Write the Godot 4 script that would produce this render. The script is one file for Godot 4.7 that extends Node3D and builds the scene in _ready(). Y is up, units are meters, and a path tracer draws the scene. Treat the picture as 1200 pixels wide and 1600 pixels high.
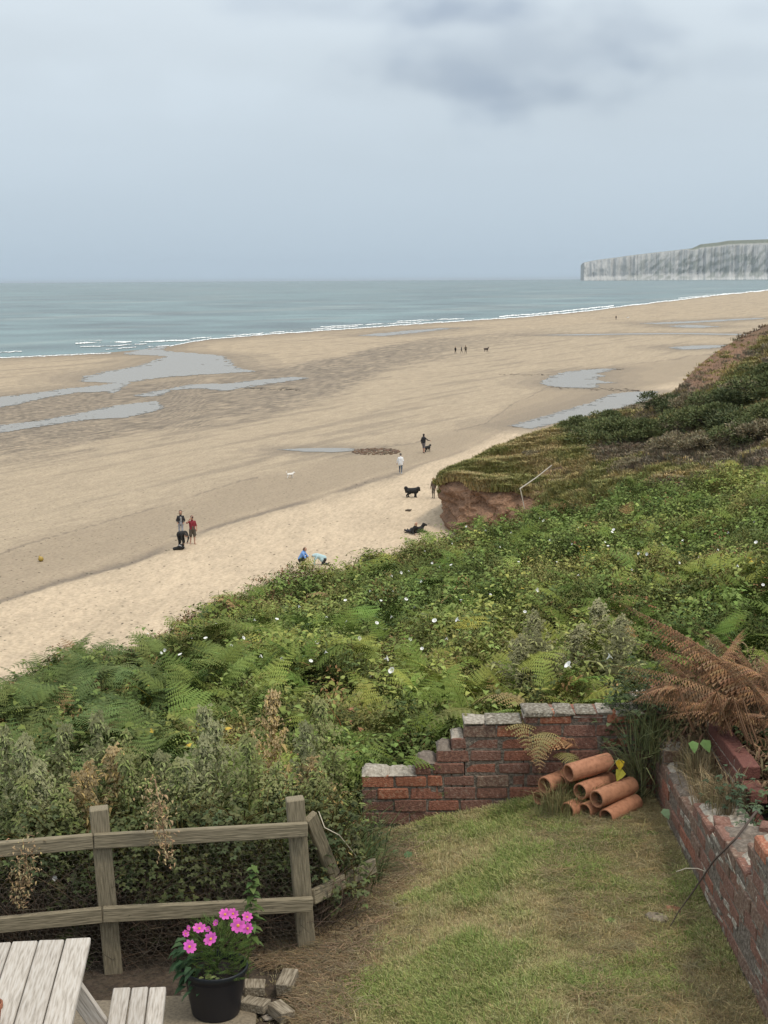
extends Node3D

# ---------------------------------------------------------------- camera constants (photograph 1200 x 1600)
const FOCAL := 2220.0
const EYE := Vector3(0, 16.5, 0)
const HORIZON := 436.8
const ROLL := 0.0063
var pitch := atan((800.0 - HORIZON) / FOCAL)
var rng := RandomNumberGenerator.new()
var used := {}
var mats := {}
var noise_a := FastNoiseLite.new()
var noise_b := FastNoiseLite.new()
var noise_c := FastNoiseLite.new()

func ray(px: float, py: float) -> Vector3:
	var u := (px - 600.0) / FOCAL
	var v := (800.0 - py) / FOCAL
	var u2 := u * cos(ROLL) + v * sin(ROLL)
	var v2 := -u * sin(ROLL) + v * cos(ROLL)
	return Vector3(u2, v2 * cos(pitch) - sin(pitch), -(cos(pitch) + v2 * sin(pitch)))

func hit(px: float, py: float, y: float) -> Vector3:      # where that direction meets the level y
	var d := ray(px, py)
	return EYE + d * ((y - EYE.y) / d.y)

func at_depth(px: float, py: float, z: float) -> Vector3: # where it meets the upright plane z metres away
	var d := ray(px, py)
	return EYE + d * (-z / d.z)

# ---------------------------------------------------------------- mesh buffer
class Buf:
	var v := PackedVector3Array()
	var n := PackedVector3Array()
	var c := PackedColorArray()
	var t := PackedVector2Array()
	var i := PackedInt32Array()
	func tri(a: Vector3, b: Vector3, d: Vector3, col: Color) -> void:   # counter-clockwise seen from its front
		var nn := (b - a).cross(d - a).normalized()
		var k := v.size()
		v.push_back(a); v.push_back(b); v.push_back(d)
		n.push_back(nn); n.push_back(nn); n.push_back(nn)
		c.push_back(col); c.push_back(col); c.push_back(col)
		i.push_back(k); i.push_back(k + 2); i.push_back(k + 1)
	func quad(a: Vector3, b: Vector3, d: Vector3, e: Vector3, col: Color) -> void:
		var nn := (d - a).cross(e - b).normalized()
		var k := v.size()
		v.push_back(a); v.push_back(b); v.push_back(d); v.push_back(e)
		for q in 4:
			n.push_back(nn); c.push_back(col)
		i.append_array(PackedInt32Array([k, k + 2, k + 1, k, k + 3, k + 2]))
	func grid(pts: Array, cols: Array, w: int, h: int) -> void:          # pts[r * w + q], smooth normals; front is (q x r)
		var k := v.size()
		var nn := PackedVector3Array()
		nn.resize(w * h)
		for r in h:
			for q in w:
				var dx: Vector3 = pts[r * w + mini(q + 1, w - 1)] - pts[r * w + maxi(q - 1, 0)]
				var dy: Vector3 = pts[mini(r + 1, h - 1) * w + q] - pts[maxi(r - 1, 0) * w + q]
				nn[r * w + q] = dx.cross(dy).normalized()
		for m in w * h:
			v.push_back(pts[m]); c.push_back(cols[m])
		n.append_array(nn)
		for r in h - 1:
			for q in w - 1:
				var a := k + r * w + q
				i.append_array(PackedInt32Array([a, a + w + 1, a + 1, a, a + w, a + w + 1]))
	func mesh() -> ArrayMesh:
		var arr := []
		arr.resize(Mesh.ARRAY_MAX)
		arr[Mesh.ARRAY_VERTEX] = v; arr[Mesh.ARRAY_NORMAL] = n; arr[Mesh.ARRAY_COLOR] = c; arr[Mesh.ARRAY_INDEX] = i
		if t.size() == v.size():
			arr[Mesh.ARRAY_TEX_UV] = t
		var m := ArrayMesh.new()
		m.add_surface_from_arrays(Mesh.PRIMITIVE_TRIANGLES, arr)
		return m

func box(b: Buf, at: Vector3, size: Vector3, turn := Basis(), col := Color.WHITE, bevel := 0.004, jitter := 0.0) -> void:
	var h := size * 0.5
	var c := minf(bevel, minf(h.x, minf(h.y, h.z)) * 0.6)
	var P := {}
	for sx in [-1, 1]:
		for sy in [-1, 1]:
			for sz in [-1, 1]:
				var j := Vector3(rng.randf_range(-1, 1), rng.randf_range(-1, 1), rng.randf_range(-1, 1)) * jitter
				for ax in 3:
					var q := Vector3(sx * (h.x - (0.0 if ax == 0 else c)), sy * (h.y - (0.0 if ax == 1 else c)), sz * (h.z - (0.0 if ax == 2 else c))) + j
					P[[sx, sy, sz, ax]] = at + turn * q
	for s in [-1, 1]:
		_face(b, P[[s, -s, -1, 0]], P[[s, s, -1, 0]], P[[s, s, 1, 0]], P[[s, -s, 1, 0]], at, col)
		_face(b, P[[-1, s, -s, 1]], P[[-1, s, s, 1]], P[[1, s, s, 1]], P[[1, s, -s, 1]], at, col)
		_face(b, P[[-s, -1, s, 2]], P[[s, -1, s, 2]], P[[s, 1, s, 2]], P[[-s, 1, s, 2]], at, col)
		for u in [-1, 1]:
			_face(b, P[[s, u, -1, 0]], P[[s, u, 1, 0]], P[[s, u, 1, 1]], P[[s, u, -1, 1]], at, col)
			_face(b, P[[s, -1, u, 0]], P[[s, 1, u, 0]], P[[s, 1, u, 2]], P[[s, -1, u, 2]], at, col)
			_face(b, P[[-1, s, u, 1]], P[[1, s, u, 1]], P[[1, s, u, 2]], P[[-1, s, u, 2]], at, col)
			for w in [-1, 1]:
				var a: Vector3 = P[[s, u, w, 0]]
				var d: Vector3 = P[[s, u, w, 1]]
				var e: Vector3 = P[[s, u, w, 2]]
				if (d - a).cross(e - a).dot(a - at) > 0: b.tri(a, d, e, col)
				else: b.tri(a, e, d, col)

func _face(b: Buf, p: Vector3, q: Vector3, r: Vector3, s: Vector3, mid: Vector3, col: Color) -> void:
	if (r - p).cross(s - q).dot((p + q + r + s) * 0.25 - mid) > 0: b.quad(p, q, r, s, col)
	else: b.quad(s, r, q, p, col)

func tube(b: Buf, pts: Array, radii: Array, sides := 6, col := Color.WHITE, cap := true, tint := 0.0) -> void:
	var k := b.v.size()
	var side := Vector3.RIGHT
	for m in pts.size():
		var p: Vector3 = pts[m]
		var dir: Vector3 = (pts[mini(m + 1, pts.size() - 1)] - pts[maxi(m - 1, 0)]).normalized()
		if absf(dir.dot(side)) > 0.9: side = Vector3.FORWARD if absf(dir.z) < 0.7 else Vector3.UP
		side = (side - dir * side.dot(dir)).normalized()
		var up := dir.cross(side)
		for s in sides:
			var a := TAU * s / sides
			var o := side * cos(a) + up * sin(a)
			b.v.push_back(p + o * float(radii[m])); b.n.push_back(o)
			b.c.push_back(col * (1.0 + rng.randf_range(-tint, tint)) if tint > 0.0 else col)
	for m in pts.size() - 1:
		for s in sides:
			var a := k + m * sides + s
			var d := k + m * sides + (s + 1) % sides
			b.i.append_array(PackedInt32Array([a, a + sides, d, d, a + sides, d + sides]))
	if cap:
		for e in [0, pts.size() - 1]:
			var mid: Vector3 = pts[e]
			var out: Vector3 = (pts[0] - pts[1]) if e == 0 else (pts[e] - pts[e - 1])
			for s in sides:
				var p: Vector3 = b.v[k + e * sides + s]
				var q: Vector3 = b.v[k + e * sides + (s + 1) % sides]
				if (p - mid).cross(q - mid).dot(out) > 0: b.tri(mid, p, q, col)
				else: b.tri(mid, q, p, col)

func lathe(b: Buf, prof: Array, seg := 24, at := Vector3.ZERO, turn := Basis(), col := Color.WHITE, wob := 0.0) -> void:   # prof: Vector2(radius, height), bottom outside first
	var pts := []
	var cols := []
	for q in prof:
		for s in seg + 1:
			var a: float = -TAU * s / seg
			var r: float = q.x * (1.0 + wob * sin(a * 2.0 + 1.0))
			pts.append(at + turn * Vector3(cos(a) * r, q.y, sin(a) * r)); cols.append(col)
	b.grid(pts, cols, seg + 1, prof.size())

func leaf(b: Buf, p: Vector3, dir: Vector3, up: Vector3, ln: float, wd: float, col: Color, fold := 0.25, droop := 0.2, heart := 0.0) -> void:
	dir = dir.normalized()
	var side := dir.cross(up).normalized()
	up = side.cross(dir).normalized()
	var m1 := p + dir * ln * 0.33
	var m2 := p + dir * ln * 0.7 - up * droop * ln * 0.35
	var tip := p + dir * ln - up * droop * ln
	var f := up * fold * wd * 0.5
	var l1 := m1 - side * wd * 0.5 + f - dir * heart * ln
	var r1 := m1 + side * wd * 0.5 + f - dir * heart * ln
	var l2 := m2 - side * wd * 0.34 + f * 0.7
	var r2 := m2 + side * wd * 0.34 + f * 0.7
	var d := col * 0.9
	d.a = 1
	b.tri(p, m1, l1, col); b.quad(m1, m2, l2, l1, col); b.tri(m2, tip, l2, col)
	b.tri(p, r1, m1, d); b.quad(m1, r1, r2, m2, d); b.tri(m2, r2, tip, d)

func vary(c: Color, k: float) -> Color:
	var f := 1.0 + rng.randf_range(-k, k)
	return Color(c.r * f * (1.0 + rng.randf_range(-k, k) * 0.4), c.g * f, c.b * f * (1.0 + rng.randf_range(-k, k) * 0.4))

# ---------------------------------------------------------------- nodes
func numbered(called: String) -> String:
	var k: int = used.get(called, 0)
	used[called] = k + 1
	return called if k == 0 else "%s_%03d" % [called, k]

func tag(o: Node3D, label: String, category := "", group := "", kind := "") -> Node3D:
	if label: o.set_meta("label", label)
	if category: o.set_meta("category", category)
	if group: o.set_meta("group", group)
	if kind: o.set_meta("kind", kind)
	return o

func thing(called: String, label: String, category: String, at := Vector3.ZERO, group := "") -> Node3D:
	var o := Node3D.new()
	o.name = numbered(called)
	add_child(o)
	o.position = at
	return tag(o, label, category, group)

func obj(called: String, mesh: Mesh, m: Material, parent: Node3D = null) -> MeshInstance3D:
	var o := MeshInstance3D.new()
	o.mesh = mesh
	o.material_override = m
	if parent:
		o.name = called
		parent.add_child(o, true)
	else:
		o.name = numbered(called)
		add_child(o)
	return o

func scatter(called: String, mesh: Mesh, m: Material, xs: Array, cs: Array, label: String, category: String, parent: Node3D = null) -> MultiMeshInstance3D:
	var mm := MultiMesh.new()
	mm.transform_format = MultiMesh.TRANSFORM_3D
	mm.use_colors = true
	mm.mesh = mesh
	mm.instance_count = xs.size()
	for k in xs.size():
		mm.set_instance_transform(k, xs[k])
		mm.set_instance_color(k, cs[k])
	var o := MultiMeshInstance3D.new()
	o.multimesh = mm
	o.material_override = m
	o.set_meta("kind", "stuff")
	if parent:
		o.name = called
		parent.add_child(o, true)
	else:
		o.name = numbered(called)
		add_child(o)
		tag(o, label, category)
	return o

func lin(r: float, g: float, b: float) -> Color:
	return Color(r, g, b).linear_to_srgb()

func noise_tex(freq: float, ramp: Array, size := 512, normal := 0.0, kind := FastNoiseLite.TYPE_SIMPLEX_SMOOTH, oct := 5, sd := 1) -> NoiseTexture2D:
	var nz := FastNoiseLite.new()
	nz.noise_type = kind
	nz.frequency = freq
	nz.fractal_octaves = oct
	nz.seed = sd
	var t := NoiseTexture2D.new()
	t.width = size; t.height = size
	t.seamless = true
	t.generate_mipmaps = false
	t.noise = nz
	if normal > 0.0:
		t.as_normal_map = true
		t.bump_strength = normal
	elif ramp.size() > 0:
		var g := Gradient.new()
		g.offsets = PackedFloat32Array(range(ramp.size()).map(func(k): return float(k) / (ramp.size() - 1)))
		g.colors = PackedColorArray(ramp)
		t.color_ramp = g
	return t

func mat(called: String, col := Color.WHITE, rough := 0.85, vertex := true) -> StandardMaterial3D:
	var m := StandardMaterial3D.new()
	m.resource_name = called
	m.albedo_color = col
	m.roughness = rough
	m.vertex_color_use_as_albedo = vertex
	m.cull_mode = BaseMaterial3D.CULL_DISABLED
	mats[called] = m
	return m

func textured(m: StandardMaterial3D, albedo: Texture2D, scale: Vector3, world := true, height: Texture2D = null, cm := 0.0) -> StandardMaterial3D:
	m.albedo_texture = albedo
	m.uv1_triplanar = true
	m.uv1_world_triplanar = world
	m.uv1_scale = scale
	if height:
		m.heightmap_enabled = true
		m.heightmap_texture = height
		m.heightmap_scale = cm
	return m

# ---------------------------------------------------------------- the scene
func _ready() -> void:
	rng.seed = 71
	noise_a.seed = 3; noise_a.frequency = 1.0; noise_a.fractal_octaves = 4
	noise_b.seed = 9; noise_b.frequency = 1.0; noise_b.fractal_octaves = 2
	noise_c.seed = 21; noise_c.frequency = 1.0; noise_c.fractal_octaves = 3
	var cam := Camera3D.new()
	cam.name = "camera"
	cam.fov = rad_to_deg(2.0 * atan(800.0 / FOCAL))
	cam.near = 0.1
	cam.far = 60000.0
	add_child(cam)
	cam.position = EYE
	cam.basis = Basis(Vector3.RIGHT, -pitch) * Basis(Vector3.BACK, -ROLL)
	make_sky()
	var sun := DirectionalLight3D.new()
	sun.name = "sun"
	sun.light_energy = 0.5
	sun.light_color = Color(1.0, 0.96, 0.9)
	sun.light_angular_distance = 11.0
	sun.shadow_enabled = true
	add_child(sun)
	sun.look_at_from_position(Vector3.ZERO, Vector3(-0.42, -1.0, -0.28))   # behind the clouds, high, behind and to the right
	make_materials()
	more_materials()
	make_beach()
	make_headland()
	make_far_slope()
	make_hillside()
	make_garden()
	make_back_wall()
	make_side_wall()
	make_fence()
	make_table()
	make_pipes()
	make_pot()
	make_blocks()
	make_plants()
	make_people()

func make_sky() -> void:
	var W := 2048
	var H := 1024
	var data := PackedFloat32Array()
	data.resize(W * H * 3)
	var nz := FastNoiseLite.new()
	nz.seed = 5; nz.frequency = 1.0; nz.fractal_octaves = 5
	var puffs := []   # soft dark cloud bellies in view: photograph px, py, half width, half height, strength
	for q in [[790, 95, 190, 75, 1.0], [900, 150, 130, 26, 0.75], [700, 125, 90, 40, 0.5], [520, 8, 170, 26, 0.8], [690, 20, 90, 22, 0.7], [1130, 95, 110, 22, 0.35], [980, 45, 80, 40, 0.55], [520, 125, 40, 22, 0.16], [1180, 15, 60, 22, 0.4]]:
		var d := ray(q[0], q[1]).normalized()
		puffs.append([atan2(d.x, -d.z), asin(d.y), q[2] / FOCAL, q[3] / FOCAL, q[4]])
	for y in H:
		var el := (0.5 - (y + 0.5) / H) * PI
		var s := maxf(sin(el), 0.0)
		for x in W:
			var az := wrapf(((x + 0.5) / W) * TAU, -PI, PI)
			var o := (y * W + x) * 3
			if el < -0.02:
				data[o] = 0.30; data[o + 1] = 0.34; data[o + 2] = 0.36
				continue
			var t := pow(s, 0.82)
			var r := lerpf(0.380, 1.12, t)
			var g := lerpf(0.468, 1.13, t)
			var b := lerpf(0.545, 1.12, t)
			# broad cloud sheet: projected on a flat layer so that it keeps going overhead
			var f := 1.0 / (s + 0.16)
			var cx := sin(az) * cos(el) * f
			var cz := -cos(az) * cos(el) * f
			var k := nz.get_noise_2d(cx * 0.55 + 3.0, cz * 0.55) 
			var k2 := nz.get_noise_2d(cx * 1.6 - 7.0, cz * 1.6)
			var fade := smoothstep(0.02, 0.14, s)
			var m := 1.0 + 0.10 * k * fade
			var dark := smoothstep(0.12, 0.5, k2 + 0.5 * k) * fade * 0.22 * smoothstep(0.17, 0.30, s)
			var warp := nz.get_noise_3d(sin(az) * 9.0, el * 22.0, cos(az) * 9.0)
			var warp2 := nz.get_noise_3d(sin(az) * 26.0 + 4.0, el * 60.0, cos(az) * 26.0)
			if absf(az) < 0.5 and el < 0.4:
				for p in puffs:
					var dx: float = (az - p[0]) / p[2]
					var dy: float = (el - p[1]) / p[3]
					var w: float = 1.0 - sqrt(dx * dx + dy * dy) + warp * 0.9 + warp2 * 0.35
					dark += smoothstep(-0.55, 0.9, w) * p[4] * 0.19
				m += 0.05 * maxf(0.0, warp) * fade
			dark = minf(dark, 0.42)
			data[o] = r * m * (1.0 - dark * 1.05)
			data[o + 1] = g * m * (1.0 - dark * 0.95)
			data[o + 2] = b * m * (1.0 - dark * 0.76)
	var im := Image.create_from_data(W, H, false, Image.FORMAT_RGBF, data.to_byte_array())
	var pan := PanoramaSkyMaterial.new()
	pan.panorama = ImageTexture.create_from_image(im)
	var sky := Sky.new()
	sky.sky_material = pan
	var env := Environment.new()
	env.background_mode = Environment.BG_SKY
	env.sky = sky
	env.tonemap_mode = Environment.TONE_MAPPER_LINEAR
	env.tonemap_exposure = 1.22
	env.fog_enabled = true
	env.fog_density = 0.000018
	env.fog_light_color = Color(0.80, 0.86, 0.92)
	env.sdfgi_enabled = true
	env.ssao_enabled = true
	env.ssil_enabled = true
	var we := WorldEnvironment.new()
	we.name = "environment"
	we.environment = env
	add_child(we)

func make_materials() -> void:
	var grain := noise_tex(0.03, [Color(0.80, 0.80, 0.80), Color(0.93, 0.92, 0.91), Color(1, 1, 1), Color(0.97, 0.96, 0.94)], 512, 0.0, FastNoiseLite.TYPE_SIMPLEX_SMOOTH, 6, 4)
	var dimples := noise_tex(0.035, [], 512, 0.0, FastNoiseLite.TYPE_SIMPLEX_SMOOTH, 4, 8)
	textured(mat("sand", Color.WHITE, 0.92), grain, Vector3(0.21, 0.21, 0.21), true, dimples, 1.6)
	var s := mat("sea", Color.WHITE, 0.22)
	s.normal_enabled = true
	s.normal_texture = noise_tex(0.02, [], 512, 5.0, FastNoiseLite.TYPE_SIMPLEX_SMOOTH, 5, 12)
	s.normal_scale = 1.0
	s.uv1_triplanar = true; s.uv1_world_triplanar = true
	s.uv1_scale = Vector3(0.035, 0.035, 0.055)
	s.metallic_specular = 0.2
	var p := mat("pool", Color.WHITE, 0.26)
	p.normal_enabled = true
	p.normal_texture = noise_tex(0.02, [], 256, 1.5, FastNoiseLite.TYPE_SIMPLEX_SMOOTH, 3, 14)
	p.normal_scale = 1.0
	p.metallic_specular = 0.32
	p.uv1_triplanar = true; p.uv1_world_triplanar = true
	p.uv1_scale = Vector3(0.3, 0.3, 0.3)
	mat("foam", Color.WHITE, 0.95)
	mat("cliff", Color.WHITE, 0.95)
	var rough := noise_tex(0.02, [Color(0.62, 0.60, 0.58), Color(0.85, 0.83, 0.8), Color(1, 1, 1)], 512, 0.0, FastNoiseLite.TYPE_SIMPLEX_SMOOTH, 6, 31)
	textured(mat("clay", Color.WHITE, 0.95), rough, Vector3(0.35, 0.35, 0.35), true, noise_tex(0.02, [], 512, 0.0, FastNoiseLite.TYPE_SIMPLEX_SMOOTH, 6, 33), 25.0)
	textured(mat("soil", Color.WHITE, 0.95), rough, Vector3(1.7, 1.7, 1.7), true, noise_tex(0.04, [], 256, 0.0, FastNoiseLite.TYPE_SIMPLEX_SMOOTH, 5, 35), 2.0)
	var lf := mat("foliage", Color.WHITE, 0.62)
	lf.backlight = Color(0.36, 0.40, 0.16)
	lf.metallic_specular = 0.12
	var dry := mat("dry_foliage", Color.WHITE, 0.9)
	dry.backlight = Color(0.2, 0.16, 0.1)
	var petal := mat("petal", Color.WHITE, 0.7)
	petal.backlight = Color(0.4, 0.4, 0.4)
	mat("skin_and_cloth", Color.WHITE, 0.85)
	mat("painted", Color.WHITE, 0.6)

func r_table(pts: Array, y := 0.0) -> Array:      # photograph points on the level y -> [bearing, distance], sorted by bearing
	var out := []
	for q in pts:
		var w := hit(q[0], q[1], y)
		out.append([atan2(w.x, -w.z), Vector2(w.x, w.z).length()])
	return out

func r_at(tab: Array, a: float) -> float:
	if a <= tab[0][0]: return tab[0][1]
	for k in tab.size() - 1:
		if a <= tab[k + 1][0]:
			var f: float = (a - tab[k][0]) / (tab[k + 1][0] - tab[k][0])
			return exp(lerpf(log(tab[k][1]), log(tab[k + 1][1]), f))
	return tab[-1][1]

const SHORE := [[-300, 575], [-100, 563], [0, 559], [85, 555], [175, 551], [240, 545], [265, 541], [320, 531], [430, 522], [530, 515], [600, 510], [690, 503.5], [815, 495.5], [927, 485], [962, 480], [1040, 471], [1120, 461.5], [1200, 453.5], [1350, 444]]
const DRY_EDGE := [[-300, 1030], [-100, 970], [0, 938], [100, 905], [200, 878], [350, 821], [480, 783], [620, 742], [700, 713], [800, 669], [880, 645], [960, 620], [1060, 595], [1300, 545]]
const WET_EDGE := [[-300, 950], [-100, 898], [0, 870], [150, 820], [300, 775], [450, 737], [560, 703], [650, 690], [760, 660], [850, 608], [960, 575], [1100, 556], [1300, 530]]
const MUD_NEAR := [[-300, 750], [0, 716], [150, 697], [300, 676], [420, 652], [520, 622], [620, 575], [760, 545], [900, 525], [1300, 505]]
const MUD_FAR := [[-300, 650], [0, 625], [150, 607], [220, 600], [330, 592], [420, 577], [520, 560], [640, 535], [780, 520], [900, 508], [1300, 490]]

const POOLS := [
	["broad tidal inlet of grey water running in from the sea", [[255, 547], [275, 549.5], [300, 551], [335, 554], [350, 556.5], [360, 562], [364, 570], [375, 575], [402, 580.5], [370, 582], [310, 585.5], [250, 590], [205, 597], [195, 603], [178, 615], [165, 611], [150, 612.5], [120, 613], [70, 622], [20, 633], [-60, 645], [-60, 622], [0, 620], [60, 613], [110, 606], [160, 601], [178, 598], [150, 597], [125, 596], [130, 588], [165, 580], [215, 572], [245, 561], [260, 556.5], [240, 555], [200, 554], [186, 552], [205, 549], [236, 543], [262, 539.5]]],
	["thin sheet of water beside the broad tidal inlet", [[205, 618], [250, 609], [300, 600.5], [330, 599], [350, 599.5], [400, 593.5], [455, 588.5], [485, 590], [440, 597], [385, 605], [350, 610.5], [310, 606.5], [270, 609], [255, 617], [230, 620]]],
	["pebbly wet strip of shallow water on dark sand", [[-60, 680], [0, 664], [60, 657], [130, 644], [180, 633], [245, 626], [258, 638], [200, 652], [140, 655], [90, 662], [40, 670], [0, 676]]],
	["pale pool on the open sand near the clay slope", [[842, 599], [852, 593], [862, 587], [880, 581.5], [905, 578], [935, 576], [965, 575.5], [950, 580], [932, 583.5], [945, 587], [930, 591], [940, 595], [962, 598], [930, 599.5], [938, 604], [915, 606.5], [880, 605], [855, 602.5]]],
	["shallow stream of water beside the grassy clay slope", [[1030, 611], [985, 612], [955, 615], [925, 628], [880, 641], [840, 653], [795, 665], [830, 670], [870, 661], [915, 652], [960, 640], [1010, 630]]],
	["small bright pool beyond the pale pool", [[1044, 543], [1065, 540.5], [1095, 539.5], [1140, 539], [1120, 543.5], [1090, 545.8], [1060, 546]]],
	["smallest bright pool far along the sand", [[1040, 509.5], [1065, 507.3], [1090, 508], [1130, 510], [1100, 512], [1060, 511.6]]],
	["long thread of water across the far sand", [[838, 523.6], [900, 522], [1000, 520.6], [1080, 520.2], [1160, 521.5], [1200, 523.3], [1150, 523.6], [1060, 522], [980, 522.6], [900, 524]]],
	["thin water lens near the surf", [[560, 524], [600, 519.5], [640, 516], [690, 512.5], [720, 512], [680, 516.5], [640, 521], [600, 525]]],
	["narrow puddle beside a patch of brown rocks", [[433, 702], [470, 700.4], [520, 699.6], [552, 700.4], [556, 704.5], [520, 706.5], [475, 705.5]]],
	["fading film of water above the far sand thread", [[1000, 505], [1080, 501.5], [1180, 496.5], [1200, 497.5], [1100, 503.5], [1030, 506.4]]]]

func lay_pools() -> void:
	for q in POOLS: pool("tidal_pool", q[0], q[1])

func make_beach() -> void:
	var shore := r_table(SHORE)
	var dry := r_table(DRY_EDGE)
	var wet := r_table(WET_EDGE)
	var mud0 := r_table(MUD_NEAR)
	var mud1 := r_table(MUD_FAR)
	var along := Vector2(0.45, -0.89)
	var across := Vector2(0.89, 0.45)
	var c_dry := Color(0.505, 0.405, 0.285)
	var c_damp := Color(0.318, 0.255, 0.178)
	var c_mid := Color(0.385, 0.312, 0.218)
	var c_mud := Color(0.190, 0.155, 0.115)
	var c_bar := Color(0.400, 0.318, 0.218)
	var w := 681
	var h := 640
	var damp := []       # a darker margin of wet sand round each pool
	for q in POOLS:
		var poly := PackedVector2Array()
		for p in q[1]:
			var g := hit(p[0], p[1], 0.05)
			poly.push_back(Vector2(g.x, g.z))
		var far := absf(poly[0].y)
		for grow in [far * 0.006, far * 0.016, far * 0.03]:
			for e in Geometry2D.offset_polygon(poly, grow, Geometry2D.JOIN_ROUND):
				var bb := Rect2(e[0], Vector2.ZERO)
				for p in e: bb = bb.expand(p)
				damp.append([e, bb])
	var pts := []
	var cols := []
	pts.resize(w * h); cols.resize(w * h)
	for r in h:
		for q in w:
			var a := lerpf(-0.42, 0.42, float(q) / (w - 1))
			var rs := r_at(shore, a)
			var d: float = 16.0 * pow((rs + 60.0) / 16.0, float(r) / (h - 1))
			var x := sin(a) * d
			var z := -cos(a) * d
			var s := x * along.x + z * along.y
			var t := x * across.x + z * across.y
			var wob := noise_b.get_noise_2d(s * 0.03, t * 0.12)
			var fine := noise_a.get_noise_2d(s * 0.09, t * 0.55)
			var spot := noise_a.get_noise_2d(x * 0.7, z * 0.7)
			var lr := log(d)
			var e_dry := smoothstep(-0.05, 0.035, lr - log(r_at(dry, a)) + wob * 0.03 + fine * 0.03 + spot * 0.02)
			var e_wet := smoothstep(-0.04, 0.05, lr - log(r_at(wet, a)) + wob * 0.04 + fine * 0.03 + spot * 0.02)
			var e_m0 := smoothstep(-0.07, 0.08, lr - log(r_at(mud0, a)) + wob * 0.12 + fine * 0.07)
			var e_m1 := smoothstep(-0.03, 0.05, lr - log(r_at(mud1, a)) + wob * 0.05 + fine * 0.03)
			var c := c_dry.lerp(c_damp, e_dry)
			c = c.lerp(c_mid, e_wet)
			var mud := e_m0 * (1.0 - e_m1) * (1.0 - smoothstep(-0.02, 0.16, a)) 
			c = c.lerp(c_mud, clampf(mud * (0.85 + 0.55 * fine), 0, 1))
			c = c.lerp(c_bar, e_m1 * (0.55 + 0.3 * wob))
			# tide-laid darker streaks on the open flat
			var streak := smoothstep(0.12, 0.42, fine + wob * 0.5) * e_wet
			c = c.lerp(c_damp, streak * 0.6)
			var soaked := 0.0
			var sp := Vector2(x, z + fine * d * 0.012)
			for e in damp:
				if e[1].has_point(sp) and Geometry2D.is_point_in_polygon(sp, e[0]): soaked += 0.28
			c = c.lerp(c_mud * 1.12, minf(soaked, 0.72))
			# a wet margin by the sea
			c = c.lerp(Color(0.22, 0.175, 0.125), smoothstep(0.10, 0.0, log(rs) - lr) * 0.75)
			# dark thread where the dry sand begins
			var thread := smoothstep(0.016, 0.0, absf(lr - log(r_at(dry, a)) + wob * 0.020 + spot * 0.006)) * smoothstep(-0.7, 0.0, noise_b.get_noise_2d(s * 0.05, 3.0))
			c = c.lerp(Color(0.16, 0.13, 0.10), thread * 0.85 * smoothstep(0.14, -0.05, a))
			var thread2 := smoothstep(0.006, 0.0, absf(lr - log(r_at(wet, a)) + wob * 0.03 + spot * 0.006)) * smoothstep(-0.6, 0.1, noise_b.get_noise_2d(s * 0.04, 9.0))
			c = c.lerp(Color(0.17, 0.135, 0.10), thread2 * 0.75)
			var ripple := noise_a.get_noise_2d(s * 0.16, t * 1.5)
			c = c * (1.0 + ripple * (0.60 * mud + 0.20 * e_wet))
			var mark := smoothstep(0.15, 0.42, noise_a.get_noise_2d(s * 0.015 + 40.0, t * 0.22)) * e_wet * 0.45
			c = c.lerp(c_mud, mark)
			# trampled dry sand: tracks and footfalls
			var foot := 0.6 * noise_c.get_noise_2d(x * 1.5, z * 0.6) + 0.6 * noise_a.get_noise_2d(x * 3.4 + 11.0, z * 1.7) + 0.5 * noise_a.get_noise_2d(x * 0.22, z * 0.1)
			var tramp := (1.0 - e_dry)
			c = c * (1.0 + foot * (0.20 * tramp + 0.07) + spot * 0.08 + 0.05 * fine)
			c.a = 1
			var y := 0.05 + clampf((rs - d) * 0.02, -1.2, 0.0)
			y += tramp * foot * 0.03 + wob * 0.01 - 0.05 * thread
			pts[r * w + q] = Vector3(x, y, z)
			cols[r * w + q] = c
	var b := Buf.new()
	b.grid(pts, cols, w, h)
	tag(obj("beach", b.mesh(), mats.sand), "wide flat sandy beach with darker wet bands", "", "", "structure")

	# sea
	b = Buf.new()
	pts = []; cols = []
	w = 401; h = 260
	for r in h:
		for q in w:
			var a := lerpf(-0.50, 0.50, float(q) / (w - 1))
			var rs := r_at(shore, a) - 4.0
			var d: float = rs * pow(22000.0 / rs, float(r) / (h - 1))
			var x := sin(a) * d
			var z := -cos(a) * d
			var sa := x * along.x + z * along.y
			var ta := x * across.x + z * across.y
			var k := noise_a.get_noise_2d(sa * 0.0012, ta * 0.004)
			var k2 := noise_b.get_noise_2d(x * 0.022, z * 0.022) * smoothstep(2200.0, 500.0, d) + 0.7 * noise_b.get_noise_2d(x * 0.006, z * 0.006) * smoothstep(8000.0, 1500.0, d)
			var c := Color(0.088, 0.144, 0.140).lerp(Color(0.150, 0.185, 0.165), smoothstep(0.05, 0.35, noise_c.get_noise_2d(sa * 0.002, ta * 0.012)) * 0.6)
			c = c * (1.0 + 0.25 * k + 0.60 * k2)
			c.a = 1
			pts.append(Vector3(x, 0.03 + 0.06 * noise_b.get_noise_2d(x * 0.05, z * 0.05) * smoothstep(0.0, 0.2, log(d / rs)), z)); cols.append(c)
	b.grid(pts, cols, w, h)
	tag(obj("sea", b.mesh(), mats.sea), "calm grey green sea reaching to the horizon", "", "", "structure")

	# foam: broken white lines along the water's edge
	b = Buf.new()
	foam(b, [[-60, 553], [0, 550.5], [25, 549], [50, 548.5]], 2.4, 0.2)
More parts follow.
